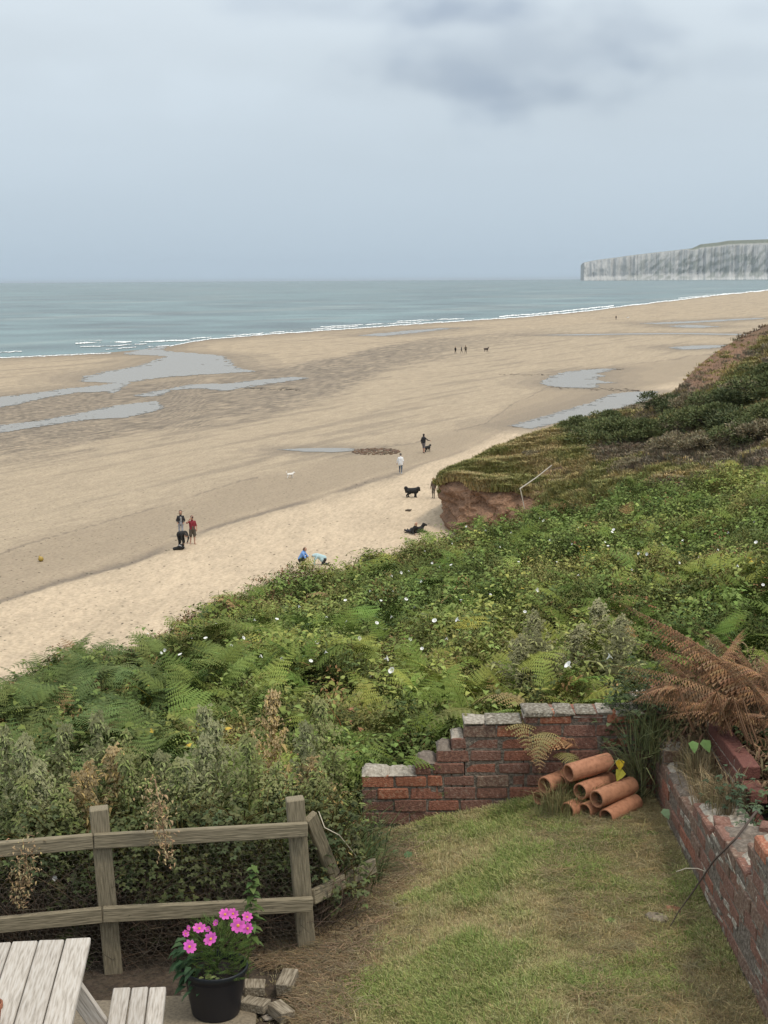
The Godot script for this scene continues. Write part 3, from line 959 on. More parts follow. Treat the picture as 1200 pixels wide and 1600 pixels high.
func make_garden() -> void:
	var pts := []
	var cols := []
	var w := 150
	var h := 150
	for r in h:
		for q in w:
			var x := lerpf(-4.5, 2.6, float(q) / (w - 1))
			var z := lerpf(-4.2, -10.0, float(r) / (h - 1))
			var y := garden_y(x, z)
			if x < -0.2: y -= 0.25 * smoothstep(-8.25, -9.2, z) * smoothstep(-0.2, -0.6, x)
			pts.append(Vector3(x, y, z))
			var lawn := smoothstep(-0.06, 0.10, x - lawn_left(z))
			var k := 1.0 + 0.35 * noise_a.get_noise_2d(x * 4.0, z * 4.0)
			var c := Color(0.085, 0.064, 0.045).lerp(Color(0.31, 0.26, 0.145), lawn) * k
			c.a = 1
			cols.append(c)
	var b := Buf.new()
	b.grid(pts, cols, w, h)
	tag(obj("lawn", b.mesh(), mats.soil), "worn sloping lawn inside the ruined brick walls", "", "", "structure")

	var tuft := grass_tuft(16, 0.036, 0.0036, 1.5)
	var xs := []
	var cs := []
	for k in 60000:
		var z := rng.randf_range(-5.9, -9.82)
		var x := rng.randf_range(-0.75, 1.92)
		var inside := x - lawn_left(z)
		if inside < -0.12 and rng.randf() < 0.9: continue
		if inside < 0.0 and rng.randf() < 0.5: continue
		var s := straw(x, z)
		if s > 0.75 and rng.randf() < 0.25: continue
		var sc := rng.randf_range(0.55, 1.15) * (1.25 - 0.55 * s)
		if x > 1.8 or z < -9.65: sc *= 1.4
		xs.append(Transform3D(Basis(Vector3.UP, rng.randf() * TAU).scaled(Vector3(sc * 1.2, sc, sc * 1.2)), Vector3(x, garden_y(x, z) - 0.004, z)))
		var c := Color(0.235, 0.290, 0.088).lerp(Color(0.50, 0.41, 0.225), clampf(s * 0.8 + rng.randf_range(-0.3, 0.55), 0, 1))
		cs.append(vary(c, 0.22))
	scatter("lawn_grass", tuft, mats.foliage, xs, cs, "short patchy green and straw coloured lawn grass", "grass")
	var long := grass_tuft(9, 0.075, 0.0038, 0.9)
	xs = []; cs = []
	for k in 5200:
		var z := rng.randf_range(-5.9, -9.8)
		var x := rng.randf_range(-0.5, 1.92)
		if x < lawn_left(z): continue
		var s := straw(x, z)
		if noise_c.get_noise_2d(x * 2.2 + 30.0, z * 2.2) + rng.randf_range(-0.3, 0.3) < 0.05: continue
		var sc := rng.randf_range(0.5, 1.2)
		xs.append(Transform3D(Basis(Vector3.UP, rng.randf() * TAU).scaled(Vector3(sc, sc, sc)), Vector3(x, garden_y(x, z) - 0.004, z)))
		cs.append(vary(Color(0.20, 0.29, 0.075).lerp(Color(0.50, 0.41, 0.23), clampf(s + rng.randf_range(-0.4, 0.2), 0, 1)), 0.25))
	scatter("long_grass", long, mats.foliage, xs, cs, "longer ragged grass blades standing in the lawn", "grass")
	# low broad weeds in the turf
	var weed := Buf.new()
	for k in 9:
		var a := TAU * k / 9.0 + rng.randf() * 0.4
		leaf(weed, Vector3.ZERO, Vector3(cos(a), 0.45, sin(a)), Vector3.UP, rng.randf_range(0.05, 0.10), 0.028, Color.WHITE * rng.randf_range(0.8, 1.1), 0.3, 0.35)
	var wm := weed.mesh()
	xs = []; cs = []
	for k in 110:
		var z := rng.randf_range(-6.3, -9.7)
		var x := rng.randf_range(-0.45, 1.85)
		if x < lawn_left(z) - 0.05 or (straw(x, z) > 0.7 and rng.randf() < 0.7): continue
		var sc := rng.randf_range(0.25, 0.75)
		xs.append(Transform3D(Basis(Vector3.UP, rng.randf() * TAU).scaled(Vector3.ONE * sc), Vector3(x, garden_y(x, z) + 0.006, z)))
		cs.append(vary(Color(0.15, 0.21, 0.06), 0.25))
	scatter("lawn_weeds", wm, mats.foliage, xs, cs, "low broad leaved weeds scattered through the lawn", "weeds")
	# straw and dead grass on the bank between lawn and fence
	var hay := Buf.new()
	for k in 14:
		var a := rng.randf() * TAU
		var p := Vector3(rng.randf_range(-0.05, 0.05), rng.randf_range(0.0, 0.03), rng.randf_range(-0.05, 0.05))
		var d := Vector3(cos(a), rng.randf_range(-0.1, 0.35), sin(a)) * rng.randf_range(0.05, 0.14)
		tube(hay, [p, p + d * 0.5 + Vector3(0, 0.012, 0), p + d], [0.0018, 0.0016, 0.0008], 3, Color.WHITE * rng.randf_range(0.6, 1.2), false)
	var hm := hay.mesh()
	xs = []; cs = []
	for k in 2600:
		var z := rng.randf_range(-6.4, -9.7)
		var x := lawn_left(z) + rng.randfn(-0.10, 0.16)
		if x < -0.95 or (x < -0.48 and z > -7.75): continue
		xs.append(Transform3D(Basis(Vector3.UP, rng.randf() * TAU), Vector3(x, garden_y(x, z) + 0.004, z)))
		cs.append(vary(Color(0.30, 0.225, 0.13), 0.35))
	for k in 700:
		var z := rng.randf_range(-6.4, -9.6)
		var x := rng.randf_range(1.0, 1.9)
		xs.append(Transform3D(Basis(Vector3.UP, rng.randf() * TAU).scaled(Vector3(0.8, 0.6, 0.8)), Vector3(x, garden_y(x, z) + 0.008, z)))
		cs.append(vary(Color(0.30, 0.24, 0.12), 0.3))
	scatter("dead_grass", hm, mats.dry_foliage, xs, cs, "tangled dead straw on the bank beside the lawn", "straw")

	# stones in the grass and at the blocks
	for s in [[1027, 1436, 0.065, Color(0.30, 0.26, 0.20), "pale flat stone lying in the lawn"], [1052, 1423, 0.05, Color(0.36, 0.19, 0.11), "small orange stone beside the pale flat stone"], [420, 1591, 0.035, Color(0.42, 0.38, 0.32), "pale pebble between the wooden offcuts"], [416, 1581, 0.022, Color(0.34, 0.29, 0.22), "tiny buff pebble beside the wooden offcuts"], [292, 1556, 0.035, Color(0.30, 0.24, 0.18), "brown stone behind the black plant pot"], [409, 1494, 0.04, Color(0.26, 0.14, 0.08), "rusty brown stone under the fence rail"]]:
		var sb := Buf.new()
		rng.seed = int(s[0])
		stone(sb, s[2], s[3])
		var o := obj("stone", sb.mesh(), mats.soil)
		var q := hit(s[0], s[1], 12.6)
		for it in 4: q = hit(s[0], s[1], garden_y(q.x, q.z) + 0.008)
		o.position = q
		o.rotation.y = rng.randf() * TAU
		tag(o, s[4], "stone")
	rng.seed = 72

	# paving under the pot
	var slab := Buf.new()
	box(slab, Vector3.ZERO, Vector3(0.62, 0.05, 0.62), Basis(), Color(0.27, 0.22, 0.155), 0.008, 0.004)
	var ps := obj("paving_slab", slab.mesh(), mats.concrete)
	ps.position = Vector3(-1.02, 12.532, -7.10)
	ps.rotation.y = 0.03
	tag(ps, "buff concrete paving slab under the black plant pot", "paving slab")
	slab = Buf.new()
	box(slab, Vector3.ZERO, Vector3(0.62, 0.05, 0.62), Basis(), Color(0.25, 0.21, 0.155), 0.008, 0.004)
	ps = obj("paving_slab", slab.mesh(), mats.concrete)
	ps.position = Vector3(-1.66, 12.528, -7.06)
	tag(ps, "buff concrete paving slab under the picnic table bench", "paving slab")

func stone(b: Buf, r: float, c: Color) -> void:
	var prof := [Vector2(0.0, -0.15), Vector2(0.7, -0.12), Vector2(1.0, 0.1), Vector2(0.85, 0.36), Vector2(0.45, 0.5), Vector2(0.0, 0.54)]
	var pts := []
	var cols := []
	for q in prof:
		for s in 13:
			var a := -TAU * (s % 12) / 12.0
			var k := 1.0 + 0.35 * noise_a.get_noise_3d(cos(a) * 1.3 + r * 90.0, q.y * 3.0, sin(a) * 1.3)
			pts.append(Vector3(cos(a) * q.x * r * k * 1.25, q.y * r * 0.9, sin(a) * q.x * r * k * 0.85)); cols.append(c)
	b.grid(pts, cols, 13, prof.size())

# ---------------------------------------------------------------- brickwork
var brick_meshes := {}
func brick_mesh(kind: String, v: int) -> ArrayMesh:
	var key := kind + str(v)
	if not brick_meshes.has(key):
		var b := Buf.new()
		var size: Vector3 = {"stretcher": Vector3(0.229, 0.083, 0.108), "header": Vector3(0.108, 0.083, 0.20), "bat": Vector3(0.12, 0.066, 0.095)}[kind]
		box(b, Vector3.ZERO, size, Basis(), Color.WHITE, rng.randf_range(0.004, 0.012), 0.0045 if kind != "bat" else 0.012)
		brick_meshes[key] = b.mesh()
	return brick_meshes[key]

func brick_mats() -> Array:
	if not mats.has("brick0"):
		var relief := noise_tex(0.05, [], 256, 0.0, FastNoiseLite.TYPE_SIMPLEX_SMOOTH, 5, 51)
		var tones := [
			[Color(0.32, 0.24, 0.21), Color(0.44, 0.31, 0.26), Color(0.51, 0.36, 0.30), Color(0.60, 0.53, 0.47)],
			[Color(0.36, 0.25, 0.21), Color(0.51, 0.33, 0.26), Color(0.57, 0.38, 0.31), Color(0.66, 0.57, 0.50)],
			[Color(0.34, 0.26, 0.23), Color(0.45, 0.31, 0.26), Color(0.50, 0.38, 0.33), Color(0.60, 0.53, 0.47)],
			[Color(0.40, 0.26, 0.20), Color(0.57, 0.35, 0.26), Color(0.64, 0.43, 0.33), Color(0.68, 0.58, 0.50)],
			[Color(0.33, 0.27, 0.24), Color(0.43, 0.33, 0.28), Color(0.50, 0.42, 0.36), Color(0.60, 0.55, 0.49)],
			[Color(0.31, 0.19, 0.17), Color(0.39, 0.23, 0.20), Color(0.42, 0.26, 0.22), Color(0.44, 0.30, 0.26)]]
		for k in tones.size():
			var t := noise_tex(0.022, tones[k], 256, 0.0, FastNoiseLite.TYPE_SIMPLEX_SMOOTH, 6, 60 + k)
			textured(mat("brick%d" % k, Color.WHITE, 0.93, false), t, Vector3(5.3, 5.3, 5.3), true, relief, 0.4)
		var mt := noise_tex(0.03, [Color(0.40, 0.37, 0.33), Color(0.56, 0.53, 0.48), Color(0.66, 0.63, 0.58), Color(0.74, 0.72, 0.67)], 256, 0.0, FastNoiseLite.TYPE_SIMPLEX_SMOOTH, 6, 71)
		textured(mat("mortar", Color.WHITE, 0.95, false), mt, Vector3(3, 3, 3), true, relief, 1.0)
		textured(mat("lichen", Color.WHITE, 0.95, false), noise_tex(0.035, [Color(0.30, 0.27, 0.23), Color(0.42, 0.39, 0.34), Color(0.55, 0.53, 0.48), Color(0.74, 0.72, 0.68)], 256, 0.0, FastNoiseLite.TYPE_SIMPLEX_SMOOTH, 6, 77), Vector3(3, 3, 3), true, relief, 1.2)
		var mc := noise_tex(0.03, [Color(0.30, 0.27, 0.24), Color(0.44, 0.40, 0.36), Color(0.56, 0.52, 0.47)], 256, 0.0, FastNoiseLite.TYPE_SIMPLEX_SMOOTH, 6, 73)
		textured(mat("old_mortar", Color.WHITE, 0.95, false), mc, Vector3(3, 3, 3), true, relief, 0.8)
	return [mats.brick0, mats.brick1, mats.brick2, mats.brick3, mats.brick4, mats.brick5]

func lay(t: Node3D, kind: String, p: Vector3, turn: float, m: Material, wild := 0.006) -> void:
	var o := obj("brick", brick_mesh(kind, rng.randi() % 4), m, t)
	o.position = p + Vector3(rng.randf_range(-1, 1), rng.randf_range(-0.4, 0.4), rng.randf_range(-1, 1)) * wild
	o.rotation = Vector3(rng.randf_range(-1, 1) * wild * 3.0, turn + rng.randf_range(-1, 1) * wild * 3.0, rng.randf_range(-1, 1) * wild * 3.0)

func crust(t: Node3D, p: Vector3, size: Vector3, m: Material, sd := 0) -> void:   # a lump of broken mortar bedding
	var b := Buf.new()
	var nx := 9
	var nz := 6
	var pts := []
	var cols := []
	for r in nz:
		for q in nx:
			var fx := float(q) / (nx - 1) - 0.5
			var fz := 0.5 - float(r) / (nz - 1)
			var rim := 1.0 if (q == 0 or q == nx - 1 or r == 0 or r == nz - 1) else 0.0
			var y := size.y * (0.55 + 0.75 * noise_a.get_noise_3d((p.x + fx * size.x) * 14.0, float(sd), (p.z + fz * size.z) * 14.0)) * (1.0 - rim) - rim * size.y * 0.5
			pts.append(Vector3(fx * size.x * (1.0 + 0.04 * rng.randf()), y, fz * size.z * (1.0 + 0.05 * rng.randf()))); cols.append(Color.WHITE)
	b.grid(pts, cols, nx, nz)
	var o := obj("mortar_cap", b.mesh(), m, t)
	o.position = p

func make_back_wall() -> void:
	var bm := brick_mats()
	var t := thing("brick_wall", "ruined red brick garden wall stepping up towards the clay pipes", "wall", Vector3(0.9, 12.3, WALL_Z))
	var C := 0.0935
	var steps := []   # [x from, top height]
	for q in [[565, 1212], [650, 1192], [682, 1172], [705, 1154], [725, 1136], [818, 1121]]:
		var w := at_depth(q[0], q[1], -WALL_Z)
		steps.append([w.x, w.y])
	var y0: float = steps[0][1] - 8.0 * C
	var org := t.position
	for j in 14:
		var y := y0 + (j + 0.5) * C
		var x_from: float = 99.0
		for s in steps:
			if y < s[1] + 0.01: x_from = minf(x_from, s[0])
		if x_from > 50.0: break
		var x: float = x_from
		var k := 0
		while x < 2.02:
			var kind := "stretcher"
			if k == 0 and (j % 2 == 0): kind = "header"
			if (j == 3 or j == 7) and k % 3 == 2: kind = "header"
			var ln := 0.229 if kind == "stretcher" else 0.108
			var pick: Material = bm[[0, 0, 1, 1, 2, 4, 2, 0][rng.randi() % 8]]
			if j == 7 and k < 3: pick = bm[3]
			elif j == 6 and k in [1, 2]: pick = bm[3 if k == 1 else 1]
			elif rng.randf() < 0.05: pick = bm[3]
			elif j < 3: pick = bm[[0, 2, 4][rng.randi() % 3]]
			lay(t, kind, Vector3(x + ln * 0.5, y, WALL_Z - (0.054 if kind == "stretcher" else 0.10)) - org, 0.0, pick)
			x += ln + 0.010
			k += 1
		# the bricks behind, where the step leaves them open to the sky
		x = x_from + 0.02
		if j >= 6:
			while x < 2.0:
				lay(t, "stretcher", Vector3(x + 0.115, y, WALL_Z - 0.172) - org, 0.0, bm[rng.randi() % 3])
				x += 0.24
	# mortar core, a little behind the faces
	for k in steps.size():
		var x1: float = steps[k + 1][0] if k + 1 < steps.size() else 2.05
		var x0: float = steps[k][0] + 0.008
		var cb := Buf.new()
		var top: float = steps[k][1] - 0.012
		var lo := 12.1
		box(cb, Vector3((x0 + x1) * 0.5, (lo + top) * 0.5, WALL_Z - 0.112) - org, Vector3(x1 - x0, top - lo, 0.213), Basis(), Color.WHITE, 0.004)
		obj("mortar_core", cb.mesh(), mats.old_mortar, t)
		var n := int(ceil((x1 - x0) / 0.2))
		for m in n:
			var a := lerpf(x0, x1, float(m) / n)
			var e := lerpf(x0, x1, float(m + 1) / n)
			crust(t, Vector3((a + e) * 0.5, steps[k][1] + 0.008, WALL_Z - 0.11 + rng.randf_range(-0.01, 0.012)) - org, Vector3(e - a + 0.01, rng.randf_range(0.02, 0.038), 0.21), mats.mortar if k > 2 or k == 0 else mats.old_mortar, m + k * 10)
	# weathered coping slabs on the two upper levels
	for s in [[4, 0.0, 0.36], [4, 0.38, 0.97], [5, 0.0, 0.24], [5, 0.255, 0.42], [5, 0.44, 0.60], [5, 0.62, 0.75], [5, 0.77, 1.0]]:
		var xa: float = steps[s[0]][0]
		var xb: float = steps[5][0] if s[0] == 4 else 1.86
		var cb := Buf.new()
		var a := lerpf(xa, xb, s[1])
		var e := lerpf(xa, xb, s[2])
		box(cb, Vector3.ZERO, Vector3(e - a, rng.randf_range(0.022, 0.036), rng.randf_range(0.20, 0.25)), Basis(), Color.WHITE, 0.012, 0.009)
		var o := obj("coping", cb.mesh(), mats.mortar if rng.randf() < 0.5 else mats.lichen, t)
		o.position = Vector3((a + e) * 0.5, steps[s[0]][1] + 0.028, WALL_Z - 0.10) - org
		o.rotation.z = rng.randf_range(-0.015, 0.015)

func side_top(z: float) -> float:      # the broken top of the side wall, higher towards the house
	var y := 13.27
	if z > -9.45: y = 13.17
	if z > -8.95: y = 13.15
	if z > -8.45: y = 13.245
	if z > -7.95: y = 13.335
	if z > -7.14: y = 13.61
	return y + 0.03 * noise_a.get_noise_2d(z * 2.3, 2.0)

func make_side_wall() -> void:
	var bm := brick_mats()
	var t := thing("brick_wall", "long crumbling brick wall beside the lawn with a ragged weathered top", "wall", Vector3(SIDE_X, 12.6, -7.6))
	var org := t.position
	var C := 0.0935
	for j in 13:
		var y := 12.50 + (j + 0.5) * C
		var z := -10.92 + (0.12 if j % 2 == 0 else 0.0)
		while z < -5.9:
			var zc := z + 0.115
			var top := side_top(zc)
			if y + C * 0.45 < top + 0.02:
				var m: Material = bm[[0, 2, 4, 2, 4, 0, 4, 1][rng.randi() % 8]]
				if zc > -7.2 and j > 8: m = bm[[3, 4, 3, 2][rng.randi() % 4]]
				lay(t, "stretcher", Vector3(SIDE_X + 0.054 + rng.randf_range(-0.004, 0.008), y, zc) - org, PI / 2, m, 0.006)
			elif y - C * 0.55 < top and rng.randf() < 0.35:
				lay(t, "bat", Vector3(SIDE_X + 0.075, y - 0.012, zc) - org, PI / 2 + rng.randf_range(-0.3, 0.3), bm[[0, 2, 4, 1][rng.randi() % 4]], 0.012)
			z += 0.24
	# rubble core behind the face
	var z0 := -10.9
	while z0 < -5.9:
		var cb := Buf.new()
		var top := side_top(z0 + 0.1) - 0.02
		box(cb, Vector3(SIDE_X + 0.158, (12.2 + top) * 0.5, z0 + 0.1) - org, Vector3(0.306, top - 12.2, 0.199), Basis(), Color.WHITE, 0.004)
		obj("mortar_core", cb.mesh(), mats.old_mortar, t)
		crust(t, Vector3(SIDE_X + 0.16, top + 0.012, z0 + 0.1) - org, Vector3(0.29, rng.randf_range(0.025, 0.05), 0.21), mats.mortar if rng.randf() < 0.45 else mats.old_mortar, int(z0 * 10))
		if rng.randf() < 0.6:
			lay(t, "bat", Vector3(SIDE_X + 0.17 + rng.randf() * 0.1, top + 0.03, z0 + 0.1) - org, rng.randf() * TAU, bm[[1, 2, 0, 4][rng.randi() % 4]], 0.01)
		z0 += 0.2
	# smears of old lime over the face
	for k in 46:
		var zc := rng.randf_range(-9.4, -6.3)
		var yy := rng.randf_range(12.75, side_top(zc) - 0.05)
		var sb := Buf.new()
		box(sb, Vector3.ZERO, Vector3(0.006, rng.randf_range(0.012, 0.05), rng.randf_range(0.06, 0.2)), Basis(), Color.WHITE, 0.003, 0.002)
		var o := obj("lime_patch", sb.mesh(), mats.mortar if rng.randf() < 0.5 else mats.lichen, t)
		o.position = Vector3(SIDE_X + 0.001, yy, zc) - org
		o.rotation.x = rng.randf_range(-0.12, 0.12)
	# the taller inner leaf that still stands at the back
	for j in 5:
		var y := 13.0 + (j + 0.5) * C
		var z := -9.62 + (0.12 if j % 2 == 0 else 0.0)
		while z < -8.55:
			lay(t, "stretcher", Vector3(2.30, y, z + 0.115) - org, PI / 2, bm[5], 0.003)
			z += 0.239
		if j % 2 == 1: lay(t, "bat", Vector3(2.30, y, -8.43) - org, PI / 2, bm[5], 0.003)
	var lc := Buf.new()
	box(lc, Vector3(2.302, 13.2, -9.12) - org, Vector3(0.104, 0.46, 0.96), Basis(), Color.WHITE, 0.004)
	obj("mortar_core", lc.mesh(), mats.mortar, t)
	lc = Buf.new()
	box(lc, Vector3(2.42, 12.6, -8.9) - org, Vector3(0.36, 0.84, 1.6), Basis(), Color.WHITE, 0.004)
	obj("mortar_core", lc.mesh(), mats.old_mortar, t)

# ---------------------------------------------------------------- fence
func plank(t: Node3D, called: String, p: Vector3, q: Vector3, wide: float, thick: float, m: Material, face := Vector3.BACK) -> MeshInstance3D:   # from p to q, broad side towards face
	var b := Buf.new()
	var ln := p.distance_to(q)
	var shift := Vector3(rng.randf_range(-2, 2), rng.randf_range(-2, 2), rng.randf_range(-2, 2))   # so that no two planks share their grain
	box(b, shift, Vector3(wide, thick, ln), Basis(), Color.WHITE, 0.005, 0.0015)
	var o := obj(called, b.mesh(), m, t)
	var zz := (q - p).normalized()
	var yy := (face - zz * face.dot(zz)).normalized()
	var bs := Basis(yy.cross(zz), yy, zz)
	o.transform = Transform3D(bs, (p + q) * 0.5 - bs * shift)
	return o

func make_fence() -> void:
	var A := Vector3(-1.59, 12.42, -7.75)
	var B := Vector3(-0.475, 12.46, -7.97)
	var t := thing("wooden_fence", "weathered post and rail fence with chicken wire below the plants", "fence", A)
	var along := Vector3(B.x - A.x, 0, B.z - A.z).normalized()
	var face := Vector3(-along.z, 0, along.x)
	if face.z < 0: face = -face
	var m: Material = mats.fence_wood
	plank(t, "post", Vector3.ZERO, at_depth(154, 1262, 7.75) - A, 0.105, 0.085, m, face)
	plank(t, "post", B - A, at_depth(460.5, 1247, 7.97) - A, 0.105, 0.085, m, face)
	var off := -along * 1.75
	plank(t, "post", off, off + Vector3(-0.05, 1.08, 0), 0.105, 0.085, m, face)
	var zf := 0.068
	var r1 := at_depth(146, 1307, 7.75) - A + face * zf
	var r2 := at_depth(478, 1289, 7.97) - A + face * zf
	plank(t, "rail", r1 + along * 0.003, r2, 0.086, 0.04, m, face)
	plank(t, "rail", r1 - along * 1.85 + Vector3(0, -0.015, 0), r1 - along * 0.003, 0.086, 0.04, m, face)
	var l1 := at_depth(160, 1421, 7.72) - A + face * zf
	var l2 := at_depth(486, 1405, 7.94) - A + face * zf
	plank(t, "rail", l1 + along * 0.003, l2, 0.088, 0.04, m, face)
	plank(t, "rail", l1 - along * 1.85 + Vector3(0, -0.015, 0), l1 - along * 0.003, 0.088, 0.04, m, face)
	# the broken bay towards the wall
	plank(t, "rail", at_depth(488, 1402, 7.98) - A, at_depth(584, 1352, 8.7) - A, 0.09, 0.04, m, Vector3(0.35, 0.25, 1))
	plank(t, "brace", at_depth(484, 1275, 7.99) - A, at_depth(521, 1368, 8.25) - A, 0.085, 0.04, m, Vector3(0.5, 0.5, 1))
	plank(t, "gravel_board", at_depth(95, 1535, 7.7) - A - along * 1.2, at_depth(262, 1545, 7.7) - A + along * 0.05, 0.10, 0.04, m, face)
	# chicken wire on the front
	var b := Buf.new()
	var cell := 0.036
	var hgt := 0.84
	var org := face * (zf + 0.026) - along * 1.7 + Vector3(0, 0.06, 0)
	var rows := int(hgt / (cell * 0.75))
	var n := int(2.9 / cell)
	var wc := Color(0.15, 0.13, 0.105)
	for r in rows:
		for q in n:
			var x := (q + 0.5 * (r % 2)) * cell
			var y := r * cell * 0.75
			var bow := 0.012 * noise_a.get_noise_2d(x * 2.0, y * 2.0)
			var P0 := org + along * x + Vector3(0, y, 0) + face * bow
			var P1 := org + along * (x + cell * 0.5) + Vector3(0, y + cell * 0.25, 0) + face * bow
			var P2 := org + along * (x + cell) + Vector3(0, y, 0) + face * bow
			var P3 := P1 + Vector3(0, cell * 0.5, 0)
			for e in [[P0, P1], [P1, P2], [P1, P3]]:
				tube(b, e, [0.0006, 0.0006], 3, wc, false)
	obj("wire_mesh", b.mesh(), mats.wire, t)

# ---------------------------------------------------------------- picnic table
func make_table() -> void:
	var t := thing("picnic_table", "weathered pale wooden picnic table with attached bench", "table", Vector3(-1.463, 12.55, -6.60))
	t.rotation.y = 0.10
	var m: Material = mats.table_wood
	var turn := Basis(Vector3.FORWARD, 0.0)
	for k in 6:
		var b := Buf.new()
		box(b, Vector3(-0.062 - 0.128 * k, 0.73, 0.75 + 0.008 * (k % 2)), Vector3(0.121, 0.038, 1.5), Basis(), Color(1, 1, 1) * [1.0, 0.93, 0.97, 0.9, 0.96, 0.92][k], 0.005, 0.002)
		obj("table_board", b.mesh(), m, t)
	for side in [0, 1]:
		for k in 3:
			var b := Buf.new()
			var x: float = (0.138 + 0.089 * k) if side == 0 else (-0.76 - 0.138 - 0.089 * k)
			box(b, Vector3(x, 0.435, 0.71 + 0.006 * k), Vector3(0.083, 0.036, 1.5), Basis(), Color(1, 1, 1) * [0.95, 0.9, 1.0][k], 0.005, 0.002)
			obj("bench_board", b.mesh(), m, t)
	for z in [0.24, 1.2]:
		for s in [-1.0, 1.0]:
			var mid := Vector3(-0.38, 0, z)
			plank(t, "leg", mid + Vector3(s * 0.26, 0.705, 0), mid + Vector3(s * 0.66, 0.02, 0), 0.09, 0.04, m, Vector3.BACK)
		plank(t, "seat_beam", Vector3(-1.08, 0.37, z + 0.041), Vector3(0.32, 0.37, z + 0.041), 0.09, 0.038, m, Vector3.BACK)
		plank(t, "top_beam", Vector3(-0.72, 0.67, z - 0.041), Vector3(-0.04, 0.67, z - 0.041), 0.07, 0.038, m, Vector3.BACK)
	# the rim of a small clay pot at the edge of the frame
	var b := Buf.new()
	lathe(b, [Vector2(0.0, 0.0), Vector2(0.032, 0.0), Vector2(0.043, 0.075), Vector2(0.049, 0.076), Vector2(0.050, 0.098), Vector2(0.042, 0.099), Vector2(0.040, 0.07), Vector2(0.030, 0.03), Vector2(0.0, 0.03)], 20, Vector3.ZERO, Basis(), Color(0.36, 0.14, 0.075))
	var o := obj("clay_flowerpot", b.mesh(), mats.terracotta)
	o.position = hit(-12, 1600, 13.299)
	tag(o, "small orange clay flowerpot standing on the picnic table", "flowerpot")

# ---------------------------------------------------------------- clay pipes
func make_pipes() -> void:
	var spots := [[850.8, 1227.5, 12.985, 1.06], [888, 1208, 13.10, 1.08], [876, 1222, 12.99, 0.9], [906, 1237, 12.985, 1.0], [931.7, 1249, 12.97, 1.06], [841, 1247, 12.87, 0.92], [861, 1252, 12.862, 0.92], [886, 1267, 12.862, 1.0], [913, 1268, 12.862, 1.0], [946.7, 1277, 12.855, 1.0]]
	var looks := ["terracotta drain pipe at the left of the second layer of pipes", "topmost terracotta drain pipe under brown fern", "terracotta drain pipe mostly hidden under the topmost pipe", "terracotta drain pipe between topmost pipe and straw filled pipe", "straw filled terracotta drain pipe lying on two others", "lowest terracotta pipe nearest the stepped brick wall", "grass covered terracotta pipe in the bottom layer", "bottom terracotta pipe half filled with dead leaves", "bottom terracotta pipe with a clean round mouth", "bottom terracotta pipe sunk in grass beside the crumbling wall"]
	for k in spots.size():
		var s: Array = spots[k]
		var b := Buf.new()
		var R: float = 0.059 * s[3]
		var r := R * 0.76
		var L: float = 0.36 if k != 4 else 0.40
		var cc := Color(0.39, 0.185, 0.105) * rng.randf_range(0.88, 1.1)
		cc.a = 1
		lathe(b, [Vector2(r, L), Vector2(r, 0.004), Vector2(r + 0.004, 0.0), Vector2(R - 0.004, 0.0), Vector2(R, 0.005), Vector2(R * 1.01, L * 0.5), Vector2(R, L - 0.005), Vector2(R - 0.004, L), Vector2(r, L)], 28, Vector3.ZERO, Basis(), cc, 0.012)
		var dir := Vector3(sin(0.80 + rng.randf_range(-0.06, 0.06)), rng.randf_range(-0.02, 0.05), -cos(0.80)).normalized()
		if k == 1: dir = Vector3(0.86, 0.06, -0.50).normalized()
		var t := thing("clay_pipe", looks[k], "pipe", hit(s[0], s[1], s[2]), "stacked clay drain pipes")
		t.basis = Basis(Quaternion(Vector3.UP, dir))
		obj("barrel", b.mesh(), mats.terracotta, t)
		if k in [4, 7, 3, 6]:
			var g := Buf.new()
			for q in 70:
				var a := rng.randf() * TAU
				var rr := r * 0.9 * sqrt(rng.randf())
				var p := Vector3(cos(a) * rr, 0.03 + rng.randf() * 0.06, sin(a) * rr)
				if (t.basis * p).y > rr * 0.5: continue
				var d := Vector3(rng.randfn(), rng.randfn() * 0.4 - 0.2, rng.randfn()).normalized() * 0.022
				tube(g, [p - d, p + d], [0.002, 0.001], 3, vary(Color(0.20, 0.15, 0.09), 0.4), false)
			obj("dead_litter", g.mesh(), mats.dry_foliage, t)

